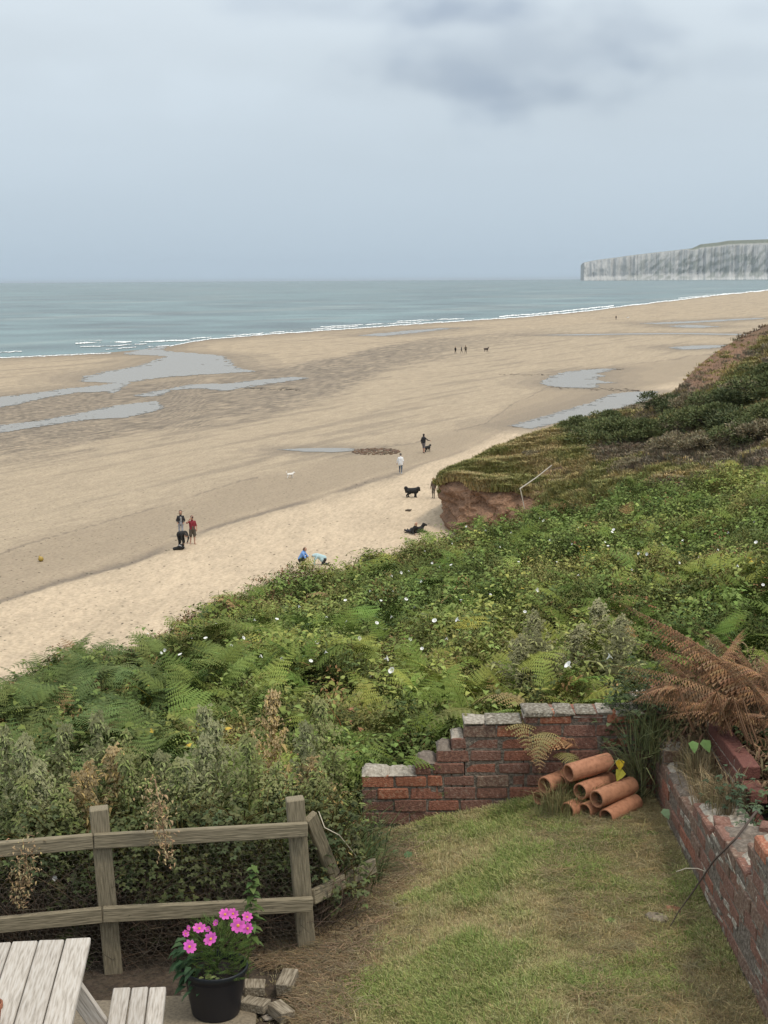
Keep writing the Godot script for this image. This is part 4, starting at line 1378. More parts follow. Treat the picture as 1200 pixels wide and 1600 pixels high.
# ---------------------------------------------------------------- pot with cosmos
func make_pot() -> void:
	var base := Vector3(-0.935, 12.558, -7.22)
	var t := thing("plant_pot", "black plastic plant pot holding pink cosmos", "plant pot", base)
	var b := Buf.new()
	lathe(b, [Vector2(0.0, 0.0), Vector2(0.108, 0.0), Vector2(0.114, 0.008), Vector2(0.142, 0.20), Vector2(0.150, 0.25)], 36, Vector3.ZERO, Basis(), Color(0.012, 0.014, 0.018), 0.015)
	obj("wall", b.mesh(), mats.plastic, t)
	b = Buf.new()
	lathe(b, [Vector2(0.150, 0.244), Vector2(0.158, 0.246), Vector2(0.160, 0.268), Vector2(0.154, 0.272), Vector2(0.148, 0.268), Vector2(0.142, 0.23)], 36, Vector3.ZERO, Basis(), Color(0.014, 0.016, 0.020), 0.015)
	obj("rim", b.mesh(), mats.plastic, t)
	b = Buf.new()
	lathe(b, [Vector2(0.147, 0.222), Vector2(0.10, 0.23), Vector2(0.05, 0.236), Vector2(0.0, 0.236)], 24, Vector3.ZERO, Basis(), Color(0.03, 0.022, 0.016))
	obj("compost", b.mesh(), mats.soil, t)
	t.scale = Vector3(1.13, 1.02, 1.13)

	var pl := thing("cosmos_plant", "pink cosmos in flower growing in the black pot", "flowers", base + Vector3(0, 0.235, 0))
	var org := pl.position
	var heads := [[351.6, 1429, 7.15, 1.0], [364, 1428, 7.2, 0.9], [386, 1433, 7.2, 0.9], [372, 1446.5, 7.05, 1.2], [387, 1451, 7.08, 0.95], [337.5, 1442, 7.15, 0.55], [311.5, 1451, 7.05, 1.05], [329.5, 1467.5, 6.98, 1.15], [296, 1479.5, 6.98, 1.1], [290, 1459, 7.1, 0.6], [294, 1450, 7.12, 0.45], [325, 1452, 7.1, 0.5]]
	for q in heads:
		var p := at_depth(q[0], q[1], q[2]) - org
		var fl := Buf.new()
		var r: float = 0.0325 * q[3]
		var up := (Vector3(p.x * 0.6, 0.75, 0.75) + Vector3(rng.randf_range(-0.6, 0.6), rng.randf_range(-0.3, 0.4), rng.randf_range(-0.4, 0.2))).normalized()
		if q[3] < 0.7: up = Vector3(rng.randf_range(-0.8, 0.8), 0.4, 0.4).normalized()
		var fb := Basis(Quaternion(Vector3.UP, up))
		for s in 8:
			var a := TAU * s / 8.0 + rng.randf() * 0.2
			var d := fb * Vector3(cos(a), 0.22, sin(a))
			var c := vary(Color(0.50, 0.075, 0.36), 0.2)
			var side := fb * Vector3(-sin(a), 0, cos(a))
			var p1 := fb * Vector3(cos(a), 0.15, sin(a)) * r * 0.2
			var p2 := d * r * 0.62
			var p3 := d * r * 1.0
			fl.quad(p1 - side * r * 0.09, p1 + side * r * 0.09, p2 + side * r * 0.33, p2 - side * r * 0.33, c * Color(0.85, 0.75, 0.85))
			fl.quad(p2 - side * r * 0.33, p2 + side * r * 0.33, p3 + side * r * 0.2, p3 - side * r * 0.2, c)
			fl.tri(p3 - side * r * 0.2, p3 + side * r * 0.05, p3 - side * r * 0.1 + d * r * 0.09, c)
		var f := obj("flower", fl.mesh(), mats.petal, pl)
		f.position = p
		var ct := Buf.new()
		lathe(ct, [Vector2(r * 0.2, 0.0), Vector2(r * 0.22, r * 0.08), Vector2(r * 0.12, r * 0.2), Vector2(0.0, r * 0.22)], 10, Vector3.ZERO, fb, Color(0.62, 0.33, 0.04))
		obj("flower_centre", ct.mesh(), mats.petal, f)
		var st := Buf.new()
		var foot := Vector3(rng.randf_range(-0.05, 0.05), 0, rng.randf_range(-0.05, 0.05))
		tube(st, [foot, foot.lerp(p, 0.5) + Vector3(p.x * 0.15, 0.04, 0), p - up * 0.012, p], [0.0028, 0.0022, 0.0016, 0.002], 5, Color(0.09, 0.13, 0.04))
		obj("stem", st.mesh(), mats.foliage, pl)
	# feathery leaves
	var g := Buf.new()
	for k in 420:
		var a := rng.randf() * TAU
		var rr := 0.15 * sqrt(rng.randf())
		var y := rng.randf_range(0.0, 0.26)
		var p := Vector3(cos(a) * rr + 0.03, y, sin(a) * rr)
		var d := Vector3(cos(a) + rng.randfn() * 0.5, rng.randf_range(0.0, 1.0), sin(a) + rng.randfn() * 0.5).normalized() * rng.randf_range(0.03, 0.07)
		var c := vary(Color(0.10, 0.15, 0.045), 0.35)
		tube(g, [p, p + d], [0.0016, 0.0006], 3, c, false)
		for s in 3:
			var e := p + d * (0.3 + 0.25 * s)
			tube(g, [e, e + (d.rotated(Vector3.UP, 0.8) + Vector3(0, 0.005, 0)) * 0.45], [0.0014, 0.0005], 3, c, false)
			tube(g, [e, e + (d.rotated(Vector3.UP, -0.8) + Vector3(0, 0.005, 0)) * 0.45], [0.0014, 0.0005], 3, c, false)
	obj("feathery_foliage", g.mesh(), mats.foliage, pl)
	for k in 46:
		var lb := Buf.new()
		var a := rng.randf_range(2.2, 4.4)
		var rr := rng.randf_range(0.08, 0.20)
		var p := Vector3(cos(a) * rr, rng.randf_range(-0.05, 0.18), -sin(a) * rr * 0.7 + 0.03)
		leaf(lb, Vector3.ZERO, Vector3(cos(a), rng.randf_range(-0.5, 0.2), rng.randf_range(0.0, 0.9)), Vector3.UP, rng.randf_range(0.05, 0.09), rng.randf_range(0.03, 0.05), vary(Color(0.055, 0.10, 0.05), 0.25), 0.3, 0.4)
		obj("leaf", lb.mesh(), mats.foliage, pl).position = p
	for k in 8:
		var lb := Buf.new()
		var a := rng.randf() * TAU
		leaf(lb, Vector3.ZERO, Vector3(cos(a), 0.2, sin(a)), Vector3.UP, 0.035, 0.026, vary(Color(0.20, 0.23, 0.09), 0.2), 0.2, 0.2)
		obj("leaf", lb.mesh(), mats.foliage, pl).position = Vector3(-0.01 + rng.randf_range(-0.05, 0.05), 0.03, 0.12 + rng.randf_range(-0.015, 0.015))

# ---------------------------------------------------------------- offcuts
func make_blocks() -> void:
	for s in [[398, 1539, 0.10, 0.09, 0.05, 0.05, "half buried grey offcut of timber behind the others"], [399, 1565, 0.13, 0.075, 0.045, -0.42, "worn knotty offcut of timber beside the plant pot"], [439, 1578, 0.075, 0.13, 0.055, 0.62, "pale sawn offcut of timber at the edge of the lawn"], [449, 1532, 0.075, 0.16, 0.06, -0.18, "grey brown offcut of timber with a dark cut end"]]:
		var b := Buf.new()
		box(b, Vector3.ZERO, Vector3(s[2], s[4], s[3]) * 1.15, Basis(), Color.WHITE, 0.004, 0.003)
		var o := obj("timber_offcut", b.mesh(), mats.block_wood)
		o.position = hit(s[0], s[1], 12.60)
		o.position.y = garden_y(o.position.x, o.position.z) + s[4] * 0.5 + 0.03
		o.rotation = Vector3(rng.randf_range(-0.08, 0.08), s[5], rng.randf_range(-0.1, 0.1))
		tag(o, s[6], "timber")

func more_materials() -> void:
	var relief := noise_tex(0.03, [], 256, 0.0, FastNoiseLite.TYPE_SIMPLEX_SMOOTH, 4, 91)
	var pale := noise_tex(0.035, [Color(0.50, 0.47, 0.43), Color(0.63, 0.60, 0.56), Color(0.70, 0.67, 0.63), Color(0.74, 0.72, 0.69), Color(0.68, 0.65, 0.61)], 512, 0.0, FastNoiseLite.TYPE_SIMPLEX_SMOOTH, 6, 92)
	textured(mat("table_wood", Color.WHITE, 0.85), pale, Vector3(4.2, 4.2, 0.33), false, relief, 0.25)
	var grey := noise_tex(0.035, [Color(0.33, 0.30, 0.24), Color(0.43, 0.40, 0.32), Color(0.50, 0.46, 0.38), Color(0.56, 0.52, 0.43), Color(0.47, 0.44, 0.36)], 512, 0.0, FastNoiseLite.TYPE_SIMPLEX_SMOOTH, 6, 94)
	textured(mat("fence_wood", Color.WHITE, 0.9), grey, Vector3(6.0, 6.0, 0.4), false, relief, 0.3)
	var blk := noise_tex(0.035, [Color(0.30, 0.26, 0.21), Color(0.46, 0.42, 0.35), Color(0.58, 0.54, 0.47), Color(0.64, 0.60, 0.53)], 256, 0.0, FastNoiseLite.TYPE_SIMPLEX_SMOOTH, 6, 96)
	textured(mat("block_wood", Color.WHITE, 0.9), blk, Vector3(7, 7, 0.9), false, relief, 0.4)
	var con := noise_tex(0.05, [Color(0.72, 0.72, 0.72), Color(0.9, 0.9, 0.9), Color(1, 1, 1)], 256, 0.0, FastNoiseLite.TYPE_SIMPLEX_SMOOTH, 6, 97)
	textured(mat("concrete", Color.WHITE, 0.95), con, Vector3(3, 3, 3), true, relief, 0.3)
	var ter := noise_tex(0.02, [Color(0.66, 0.64, 0.62), Color(0.9, 0.88, 0.86), Color(1, 1, 1), Color(1, 0.98, 0.95)], 256, 0.0, FastNoiseLite.TYPE_SIMPLEX_SMOOTH, 6, 98)
	textured(mat("terracotta", Color.WHITE, 0.85), ter, Vector3(4, 4, 4), true, relief, 0.15)
	mat("plastic", Color.WHITE, 0.5)
	mat("wire", Color.WHITE, 0.7).metallic = 0.3

# ---------------------------------------------------------------- plant parts
func frond(b: Buf, ln: float, wd: float, pairs: int, teeth: int, a0: float, a1: float, col: Color, curl := 0.0, bare := 0.28) -> void:   # a bracken frond rising from the origin and arching towards -z
	var n := 22
	var p := Vector3.ZERO
	var path := [p]
	var dirs := []
	for k in n:
		var a := lerpf(a0, a1, pow(float(k) / n, 0.9))
		var d := Vector3(0, sin(a), -cos(a))
		dirs.append(d)
		p += d * ln / n
		path.append(p)
	dirs.append(dirs[-1])
	var rad := []
	for k in path.size(): rad.append(lerpf(0.0045, 0.001, float(k) / n) * clampf(ln, 0.5, 1.2))
	tube(b, path, rad, 3, col * 0.9, false)
	for k in pairs:
		var s := (k + 0.5) / pairs
		var t := (bare + (1.0 - bare) * s) * n
		var i0 := mini(int(t), n - 1)
		var o: Vector3 = path[i0].lerp(path[i0 + 1], t - i0)
		var d: Vector3 = dirs[i0]
		var up := Vector3.RIGHT.cross(d).normalized()
		var l := wd * pow(1.0 - s, 0.85) * (0.62 + 0.38 * minf(1.0, s * 5.0)) * rng.randf_range(0.88, 1.08)
		for sd in [-1.0, 1.0]:
			var dir := (Vector3(sd, 0, 0) + d * 0.38 + up * rng.randf_range(-0.05, 0.2)).normalized()
			var fwd := (d - dir * d.dot(dir)).normalized()
			var c := vary(col, 0.16 + 0.3 * curl)
			var prev := o
			var wild := curl * rng.randf_range(0.3, 1.9)
			var m := maxi(3, int(ceil(teeth * (1.0 - s * 0.55))))
			for q in m:
				var g0 := float(q) / m
				var g1 := float(q + 1) / m
				var bend := wild * l
				var e0 := o + dir * l * g0 - up * (0.22 * l * g0 * g0 + bend * g0 * g0) + fwd * bend * 0.3 * g0
				var e1 := o + dir * l * g1 - up * (0.22 * l * g1 * g1 + bend * g1 * g1) + fwd * bend * 0.3 * g1
				var tl := l * 0.23 * pow(1.0 - g0, 0.7) + l * 0.03
				var mid := e0.lerp(e1, 0.75)
				var dn := up * tl * (0.25 + curl * 1.2)
				b.tri(e0, e1.lerp(e0, 0.12), mid + fwd * tl - dn, c)
				b.tri(e1.lerp(e0, 0.12), e0, mid - fwd * tl * 0.95 - dn, c)
				prev = e1
	return

func frond_mesh(ln: float, wd: float, pairs: int, teeth: int, a0: float, a1: float, curl := 0.0, bare := 0.28) -> ArrayMesh:
	var b := Buf.new()
	frond(b, ln, wd, pairs, teeth, a0, a1, Color.WHITE, curl, bare)
	return b.mesh()

func bindweed_mesh(n: int, size: float) -> ArrayMesh:     # twining stem with heart-shaped leaves
	var b := Buf.new()
	var path := []
	var rad := []
	for k in 8:
		var t := k / 7.0
		path.append(Vector3(sin(t * 7.0) * 0.05 + t * 0.1, t * 0.32, cos(t * 6.0) * 0.05)); rad.append(0.0025)
	tube(b, path, rad, 3, Color(0.9, 0.9, 0.8), false)
	for k in n:
		var t := rng.randf()
		var p: Vector3 = path[int(t * 7)]
		var a := rng.randf() * TAU
		var o := Vector3(cos(a), rng.randf_range(-0.1, 0.5), sin(a))
		var q := p + o * rng.randf_range(0.03, 0.09)
		leaf(b, q, (o + Vector3(0, rng.randf_range(-0.6, 0.1), 0)), Vector3.UP + o * 0.4, size * rng.randf_range(0.7, 1.2), size * rng.randf_range(0.65, 0.9), Color.WHITE * rng.randf_range(0.75, 1.2), 0.35, 0.25, 0.12)
	return b.mesh()

func bramble_mesh(n: int, size: float) -> ArrayMesh:      # trifoliate leaves on a short cane
	var b := Buf.new()
	tube(b, [Vector3.ZERO, Vector3(0.03, 0.14, 0.02), Vector3(0.10, 0.25, 0.03), Vector3(0.2, 0.3, 0.05)], [0.004, 0.0035, 0.003, 0.002], 4, Color(0.7, 0.5, 0.4), false)
	for k in n:
		var a := rng.randf() * TAU
		var o := Vector3(cos(a), rng.randf_range(-0.1, 0.4), sin(a)).normalized()
		var p := Vector3(0.08, rng.randf_range(0.06, 0.3), 0.03) + o * rng.randf_range(0.03, 0.14)
		var c := Color.WHITE * rng.randf_range(0.7, 1.2)
		var up := (Vector3.UP + o * 0.5).normalized()
		leaf(b, p, o, up, size, size * 0.62, c, 0.25, 0.3)
		var sd := o.cross(up).normalized()
		leaf(b, p, o * 0.4 + sd, up, size * 0.8, size * 0.55, c, 0.25, 0.3)
		leaf(b, p, o * 0.4 - sd, up, size * 0.8, size * 0.55, c * 0.93, 0.25, 0.3)
	return b.mesh()

func mugwort_mesh(hgt: float, full: float, seedy: float) -> Array:   # [stem and leaves, flower spikes]: a tall spire
	var b := Buf.new()
	var f := Buf.new()
	var lean := Vector3(rng.randf_range(-0.10, 0.10), 0, rng.randf_range(-0.08, 0.08))
	tube(b, [Vector3.ZERO, Vector3(0, hgt * 0.5, 0) + lean * 0.3, Vector3(0, hgt, 0) + lean], [0.006, 0.0045, 0.0015], 4, Color(0.75, 0.6, 0.45), false)
	for k in int(48 * full):
		var t := rng.randf_range(0.15, 1.0)
		var p := Vector3(0, hgt * t, 0) + lean * t * t
		var a := rng.randf() * TAU
		var o := Vector3(cos(a), 0, sin(a))
		var l := (0.19 * sin(PI * minf(t * 0.9 + 0.12, 1.0)) + 0.02) * rng.randf_range(0.4, 1.35)
		var e := p + o * l * 0.75 + Vector3(0, l * 0.8, 0)
		tube(b, [p, e], [0.0018, 0.0008], 3, Color(0.8, 0.75, 0.55), false)
		for q in 7:
			var g := (q + 0.6) / 7.0
			var pp := p.lerp(e, g)
			var d := Vector3(rng.randfn(), rng.randf_range(-0.6, 0.9), rng.randfn()).normalized()
			if t < 0.6 + rng.randf_range(-0.2, 0.2):
				leaf(b, pp, d, Vector3.UP, rng.randf_range(0.045, 0.095), rng.randf_range(0.014, 0.03), Color.WHITE * rng.randf_range(0.6, 1.15), 0.2, 0.4)
			else:
				leaf(b, pp, d, Vector3.UP, rng.randf_range(0.025, 0.05), 0.013, Color.WHITE * rng.randf_range(0.8, 1.15), 0.2, 0.4)
			if t > 0.35:
				for z in int(1.6 * seedy + rng.randf()):
					var c := pp + Vector3(rng.randfn(), rng.randfn(), rng.randfn()) * 0.014
					var s := rng.randf_range(0.007, 0.013)
					var w := Color.WHITE * rng.randf_range(0.75, 1.2)
					f.tri(c + Vector3(-s, 0, 0), c + Vector3(s, 0, s * 0.4), c + Vector3(0, s * 1.6, 0), w)
					f.tri(c + Vector3(0, 0, -s), c + Vector3(-s * 0.3, s * 0.2, s), c + Vector3(0, s * 1.6, 0), w)
	return [b.mesh(), f.mesh()]

func trumpet_mesh() -> ArrayMesh:       # a bindweed flower, 6 cm across, opening along +y
	var b := Buf.new()
	lathe(b, [Vector2(0.004, 0.0), Vector2(0.007, 0.02), Vector2(0.016, 0.036), Vector2(0.030, 0.045), Vector2(0.034, 0.044)], 11, Vector3.ZERO, Basis(), Color(0.80, 0.80, 0.78), 0.04)
	return b.mesh()

func on_hill(px: float, py: float, above: float) -> Vector3:   # the point of the plant cover that this direction meets
	var d := ray(px, py)
	var t := 8.0 / -d.z
	while t < 60.0:
		var p := EYE + d * t
		if p.y < hill_y(p.x, p.z) + above: return p
		t += 0.05
	return EYE + d * 30.0

func grows(x: float, z: float) -> bool:
	if x > -0.32 and x < 2.62: return z < WALL_Z - 0.28
	if x >= 2.62: return z < -7.2
	if x > -0.9: return z < -9.1
	return z < -8.15

# ---------------------------------------------------------------- planting
func make_plants() -> void:
	rng.seed = 404
	var fa := [frond_mesh(0.95, 0.30, 13, 9, 1.35, -0.15), frond_mesh(0.85, 0.26, 12, 9, 1.45, 0.15), frond_mesh(1.0, 0.34, 13, 9, 1.15, -0.6)]
	var fb := [frond_mesh(0.8, 0.28, 9, 5, 1.2, -0.4), frond_mesh(0.75, 0.26, 9, 5, 1.0, -0.6)]
	var bw := [bindweed_mesh(13, 0.055), bindweed_mesh(11, 0.07)]
	var bb := [bramble_mesh(8, 0.048), bramble_mesh(8, 0.042)]
	var sets := {}
	for key in ["fa0", "fa1", "fa2", "fb0", "fb1", "bw0", "bw1", "bb0", "bb1", "gr"]: sets[key] = [[], []]
	var bush := Buf.new()      # fine leafy undergrowth
	for k in 80:
		var d := Vector3(rng.randfn(), absf(rng.randfn()), rng.randfn()).normalized()
		var p := d * rng.randf_range(0.05, 0.2) + Vector3(0, 0.06, 0)
		leaf(bush, p, d + Vector3(rng.randfn(), rng.randfn(), rng.randfn()) * 0.6, Vector3.UP, rng.randf_range(0.022, 0.05), rng.randf_range(0.009, 0.02), Color.WHITE * rng.randf_range(0.65, 1.3), 0.3, 0.3)
	var bush_m := bush.mesh()
	var N := 52000
	for k in N:
		var u := rng.randf_range(-0.36, 0.39)
		var dmax := edge_at(u).x + 2.0
		var d := sqrt(rng.randf_range(64.0, dmax * dmax))
		var x := u * d
		var z := -d
		if not grows(x, z): continue
		var y := hill_y(x, z)
		var far := smoothstep(14.0, 20.0, d)
		var zone := noise_a.get_noise_2d(x * 0.16 + 20.0, z * 0.16)
		var zone2 := noise_c.get_noise_2d(x * 0.5, z * 0.5)
		var zone3 := noise_b.get_noise_2d(x * 0.33 - 8.0, z * 0.33)
		var hump := 0.46 * noise_c.get_noise_2d(x * 0.42 + 9.0, z * 0.42) + 0.14 * noise_a.get_noise_2d(x * 1.1, z * 1.1)
		var front := smoothstep(8.0, 10.2, d)
		hump = hump * front - 0.30 * (1.0 - front) * smoothstep(0.0, -0.3, x)
		# bracken: thick on the left, in patches elsewhere
		var left := smoothstep(-0.08, -0.20, u) * (1.0 - smoothstep(18.0, 23.0, d))
		var fern := clampf(0.16 + 0.55 * left + 0.45 * smoothstep(0.0, 0.35, zone3), 0, 0.8)
		var broad := clampf(0.22 + 0.45 * smoothstep(-0.05, 0.3, -zone3 + 0.3 * zone2), 0, 0.65)
		var pick := rng.randf()
		var bright := (1.14 + 0.42 * zone2 + 0.25 * zone) * (1.0 - 0.2 * left)
		var olive := clampf(smoothstep(-0.25, 0.30, zone + 0.4 * zone2), 0, 1)
		var yaw := rng.randf() * TAU
		var tilt := Basis(Vector3(rng.randfn(), 0, rng.randfn()).normalized(), rng.randf_range(0, 0.55))
		if pick < fern * 0.38:
			if d < 9.9 and x > -1.1: continue
			var key := ("fa%d" % (rng.randi() % 3)) if far < rng.randf() else ("fb%d" % (rng.randi() % 2))
			var sc := rng.randf_range(0.5, 0.95)
			var c := Color(0.135, 0.195, 0.045).lerp(Color(0.245, 0.245, 0.062), olive * rng.randf())
			c = c.lerp(Color(0.120, 0.160, 0.066), left * 0.75)
			if rng.randf() < 0.03: c = Color(0.30, 0.19, 0.085)
			sets[key][0].append(Transform3D(tilt * Basis(Vector3.UP, yaw).scaled(Vector3.ONE * sc), Vector3(x, y + 0.02 + hump + rng.randf_range(0.05, 0.40), z)))
			sets[key][1].append(vary(c * bright * 0.9, 0.25))
		elif pick < fern * 0.38 + broad * 0.38:
			var key := "bw%d" % (rng.randi() % 2)
			var sc := rng.randf_range(0.7, 1.2)
			var c := Color(0.160, 0.222, 0.064).lerp(Color(0.265, 0.272, 0.082), olive * rng.randf())
			if d < 9.3 and rng.randf() < 0.3: continue
			if rng.randf() < 0.006: c = Color(0.40, 0.30, 0.06)
			sets[key][0].append(Transform3D(tilt * Basis(Vector3.UP, yaw).scaled(Vector3.ONE * sc), Vector3(x, y + rng.randf_range(0.18, 0.50) + hump, z)))
			sets[key][1].append(vary(c * bright, 0.2))
		elif pick < fern * 0.38 + broad * 0.38 + 0.09:
			var key := "bb%d" % (rng.randi() % 2)
			var sc := rng.randf_range(0.7, 1.2)
			var c := Color(0.085, 0.130, 0.050).lerp(Color(0.15, 0.15, 0.06), olive * rng.randf())
			if d < 9.3 and rng.randf() < 0.3: continue
			if rng.randf() < 0.08: c = Color(0.22, 0.11, 0.06)
			sets[key][0].append(Transform3D(tilt * Basis(Vector3.UP, yaw).scaled(Vector3.ONE * sc), Vector3(x, y + rng.randf_range(0.08, 0.42) + hump, z)))
			sets[key][1].append(vary(c * bright, 0.2))
		else:
			var sc := rng.randf_range(0.8, 1.5)
			var c := Color(0.120, 0.150, 0.048).lerp(Color(0.220, 0.195, 0.075), olive * rng.randf())
			# reddish plants along the brink
			var e := smoothstep(3.0, 0.5, edge_at(u).x - d) * smoothstep(0.0, -0.12, u)
			if rng.randf() < e * 0.5: c = Color(0.20, 0.11, 0.065)
			elif rng.randf() < 0.04: c = Color(0.26, 0.17, 0.08)
			sets["gr"][0].append(Transform3D(tilt * Basis(Vector3.UP, yaw).scaled(Vector3.ONE * sc), Vector3(x, y + rng.randf_range(-0.05, 0.40) + hump, z)))
			sets["gr"][1].append(vary(c * bright, 0.25))
	var names := {"fa": ["bracken", "dense green bracken fronds covering the slope"], "fb": ["low_bracken", "lower bracken fronds towards the brink of the slope"], "bw": ["bindweed_leaves", "light green heart shaped bindweed leaves over the slope"], "bb": ["bramble_leaves", "dark bramble leaves among the bracken"], "gr": ["undergrowth", "fine leafy undergrowth filling the slope"]}
	for key in sets:
		var grp: String = key.substr(0, 2)
		var meshes: Array = {"fa": fa, "fb": fb, "bw": bw, "bb": bb, "gr": [bush_m]}[grp]
		var i := 0 if key == "gr" else int(key.substr(2))
		scatter(names[grp][0], meshes[i], mats.foliage, sets[key][0], sets[key][1], names[grp][1], "vegetation")

	make_stalks(fa)
	make_brown_bracken()
	make_wall_plants(fa)
	make_flowers()

const ORDINAL := ["first", "second", "third", "fourth", "fifth", "sixth", "seventh", "eighth", "ninth", "tenth", "eleventh", "twelfth", "thirteenth", "fourteenth"]

func make_stalks(fa: Array) -> void:
	# tall mugwort spires behind the fence: [px, py of the tip, distance, kind 0 grey green 1 golden withered 2 green]
	var kinds := [mugwort_mesh(1.0, 1.7, 1.6), mugwort_mesh(1.0, 1.3, 2.0), mugwort_mesh(1.0, 1.7, 0.9), mugwort_mesh(1.0, 1.4, 1.2), mugwort_mesh(1.0, 1.6, 1.9)]
	var spires := [[28, 1135, 8.6, 0], [8, 1150, 8.9, 0], [72, 1128, 8.8, 0], [45, 1160, 8.4, 0], [138, 1112, 8.7, 0], [152, 1150, 8.6, 2], [118, 1195, 8.3, 1], [205, 1158, 8.6, 1], [236, 1166, 8.5, 2], [268, 1162, 8.6, 0], [190, 1180, 8.4, 2], [285, 1190, 8.45, 0], [362, 1102, 9.3, 0], [345, 1135, 8.9, 0], [385, 1150, 8.8, 2], [430, 1094, 9.2, 1], [470, 1140, 8.9, 0], [490, 1105, 9.4, 2], [507, 1190, 8.7, 1], [545, 1165, 9.0, 2], [320, 1180, 8.5, 0], [410, 1205, 8.4, 2], [60, 1205, 8.3, 0], [20, 1215, 8.3, 2], [95, 1225, 8.25, 2], [455, 1195, 8.6, 2], [250, 1200, 8.3, 2], [850, 945, 13.5, 3], [872, 962, 13.2, 3], [835, 975, 12.8, 3], [930, 925, 14.0, 3], [950, 950, 13.4, 3], [815, 985, 12.5, 3], [1135, 985, 13.0, 3], [1195, 745, 27.0, 3], [965, 965, 12.6, 3]]
	var looks := [["grey_mugwort", "grey green mugwort spire along the fence, counting from the stepped brick wall", "grey green mugwort behind the fence", Color(0.265, 0.305, 0.130), Color(0.42, 0.42, 0.24)], ["withered_mugwort", "withered golden mugwort along the fence, counting from the stepped brick wall", "withered golden mugwort behind the fence", Color(0.44, 0.33, 0.14), Color(0.62, 0.49, 0.28)], ["leafy_mugwort", "leafy olive weed spire along the fence, counting from the stepped wall", "leafy weed spires behind the fence", Color(0.215, 0.265, 0.090), Color(0.36, 0.37, 0.17)], ["fluffy_willowherb", "pale fluffy seeding weed on the slope, counting from the dead bracken side", "fluffy seeding weeds on the slope", Color(0.29, 0.30, 0.13), Color(0.46, 0.44, 0.27)]]
	var tints := []
	for L in looks:
		var m1: StandardMaterial3D = mats.foliage.duplicate()
		m1.albedo_color = L[3].linear_to_srgb()
		var m2: StandardMaterial3D = mats.foliage.duplicate()
		m2.albedo_color = L[4].linear_to_srgb()
		tints.append([m1, m2])
	spires.sort_custom(func(a, b): return a[0] > b[0])
	var count := [0, 0, 0, 0]
	for s in spires:
		var L: Array = looks[s[3]]
		var tip := at_depth(s[0], s[1], s[2])
		var foot := Vector3(tip.x, hill_y(tip.x, tip.z) - 0.05, tip.z)
		var hgt := clampf(tip.y - foot.y, 0.35, 1.7)
		if hgt < tip.y - foot.y: foot.y = tip.y - hgt
		var t := thing(L[0], ORDINAL[count[s[3]]] + " " + L[1], "weed", foot, L[2])
		count[s[3]] += 1
		t.rotation = Vector3(rng.randf_range(-0.13, 0.13), rng.randf() * TAU, rng.randf_range(-0.13, 0.13))
		t.scale = Vector3(clampf(hgt, 0.7, 1.15), hgt, clampf(hgt, 0.7, 1.15)) * (Vector3(1.35, 0.9, 1.35) if s[3] == 3 else Vector3.ONE)
		var k: Array = kinds[4 if s[3] == 3 else ([0, 1, 2][s[3]] if rng.randf() < 0.6 else 3)]
		obj("stem_and_leaves", k[0], tints[s[3]][0], t)
		obj("flower_spikes", k[1], tints[s[3]][1], t).set_meta("kind", "stuff")
	# withered dock hanging over the rail
	for s in [[240, 1230, 262, 1345, 7.62, "rust brown withered dock stalk hanging over the fence rail"], [40, 1318, 30, 1410, 7.58, "brown dried stalk drooping in front of the chicken wire"]]:
		var p := at_depth(s[0], s[1], s[4])
		var q := at_depth(s[2], s[3], s[4])
		var t := thing("withered_dock", s[5], "weed", q)
		var st := Buf.new()
		tube(st, [p + Vector3(-0.04, -0.1, -0.35) - q, p - q + Vector3(0, 0.03, -0.05), p.lerp(q, 0.4) - q + Vector3(0.02, 0, 0.02), Vector3.ZERO], [0.004, 0.004, 0.003, 0.001], 4, Color(0.22, 0.14, 0.08), false)
		obj("stem", st.mesh(), mats.dry_foliage, t)
		var lb := Buf.new()
		for k in 420:
			var g := rng.randf()
			var c := p.lerp(q, g) - q + Vector3(rng.randfn(), rng.randfn(), rng.randfn() * 0.6) * lerpf(0.055, 0.022, g)
			leaf(lb, c, Vector3(rng.randfn(), rng.randfn() - 0.4, rng.randfn()), Vector3.UP, rng.randf_range(0.012, 0.035), rng.randf_range(0.006, 0.014), vary(Color(0.33, 0.20, 0.11).lerp(Color(0.40, 0.33, 0.17), rng.randf()), 0.3), 0.3, 0.4)
		obj("dried_seed_heads", lb.mesh(), mats.dry_foliage, t)
	# dark tangle of leaves and dead stems behind the wire
	var tw := Buf.new()
	for k in 9:
		var p := Vector3(rng.randf_range(-0.1, 0.1), 0, rng.randf_range(-0.1, 0.1))
		var e := p + Vector3(rng.randfn() * 0.16, rng.randf_range(0.1, 0.42), rng.randfn() * 0.08)
		tube(tw, [p, p.lerp(e, 0.5) + Vector3(rng.randfn(), 0, rng.randfn()) * 0.05, e], [0.0028, 0.0022, 0.001], 3, Color.WHITE * rng.randf_range(0.6, 1.3), false)
	var tm := tw.mesh()
	var xs := []
	var cs := []
	for k in 560:
		var x := rng.randf_range(-2.6, -0.35)
		var z := -7.95 - 0.15 * (x + 1.6) - absf(rng.randfn()) * 0.22
		xs.append(Transform3D(Basis(Vector3.UP, rng.randf() * TAU) * Basis(Vector3.RIGHT, rng.randf_range(-1.3, 1.3)), Vector3(x, 12.46 + rng.randf() * rng.randf() * 0.45, z)))
		cs.append(vary(Color(0.135, 0.098, 0.066), 0.4))
	scatter("dead_stems", tm, mats.dry_foliage, xs, cs, "tangle of dead brown stems behind the chicken wire", "dead stems")
	xs = []; cs = []
	var br := bramble_mesh(9, 0.036)
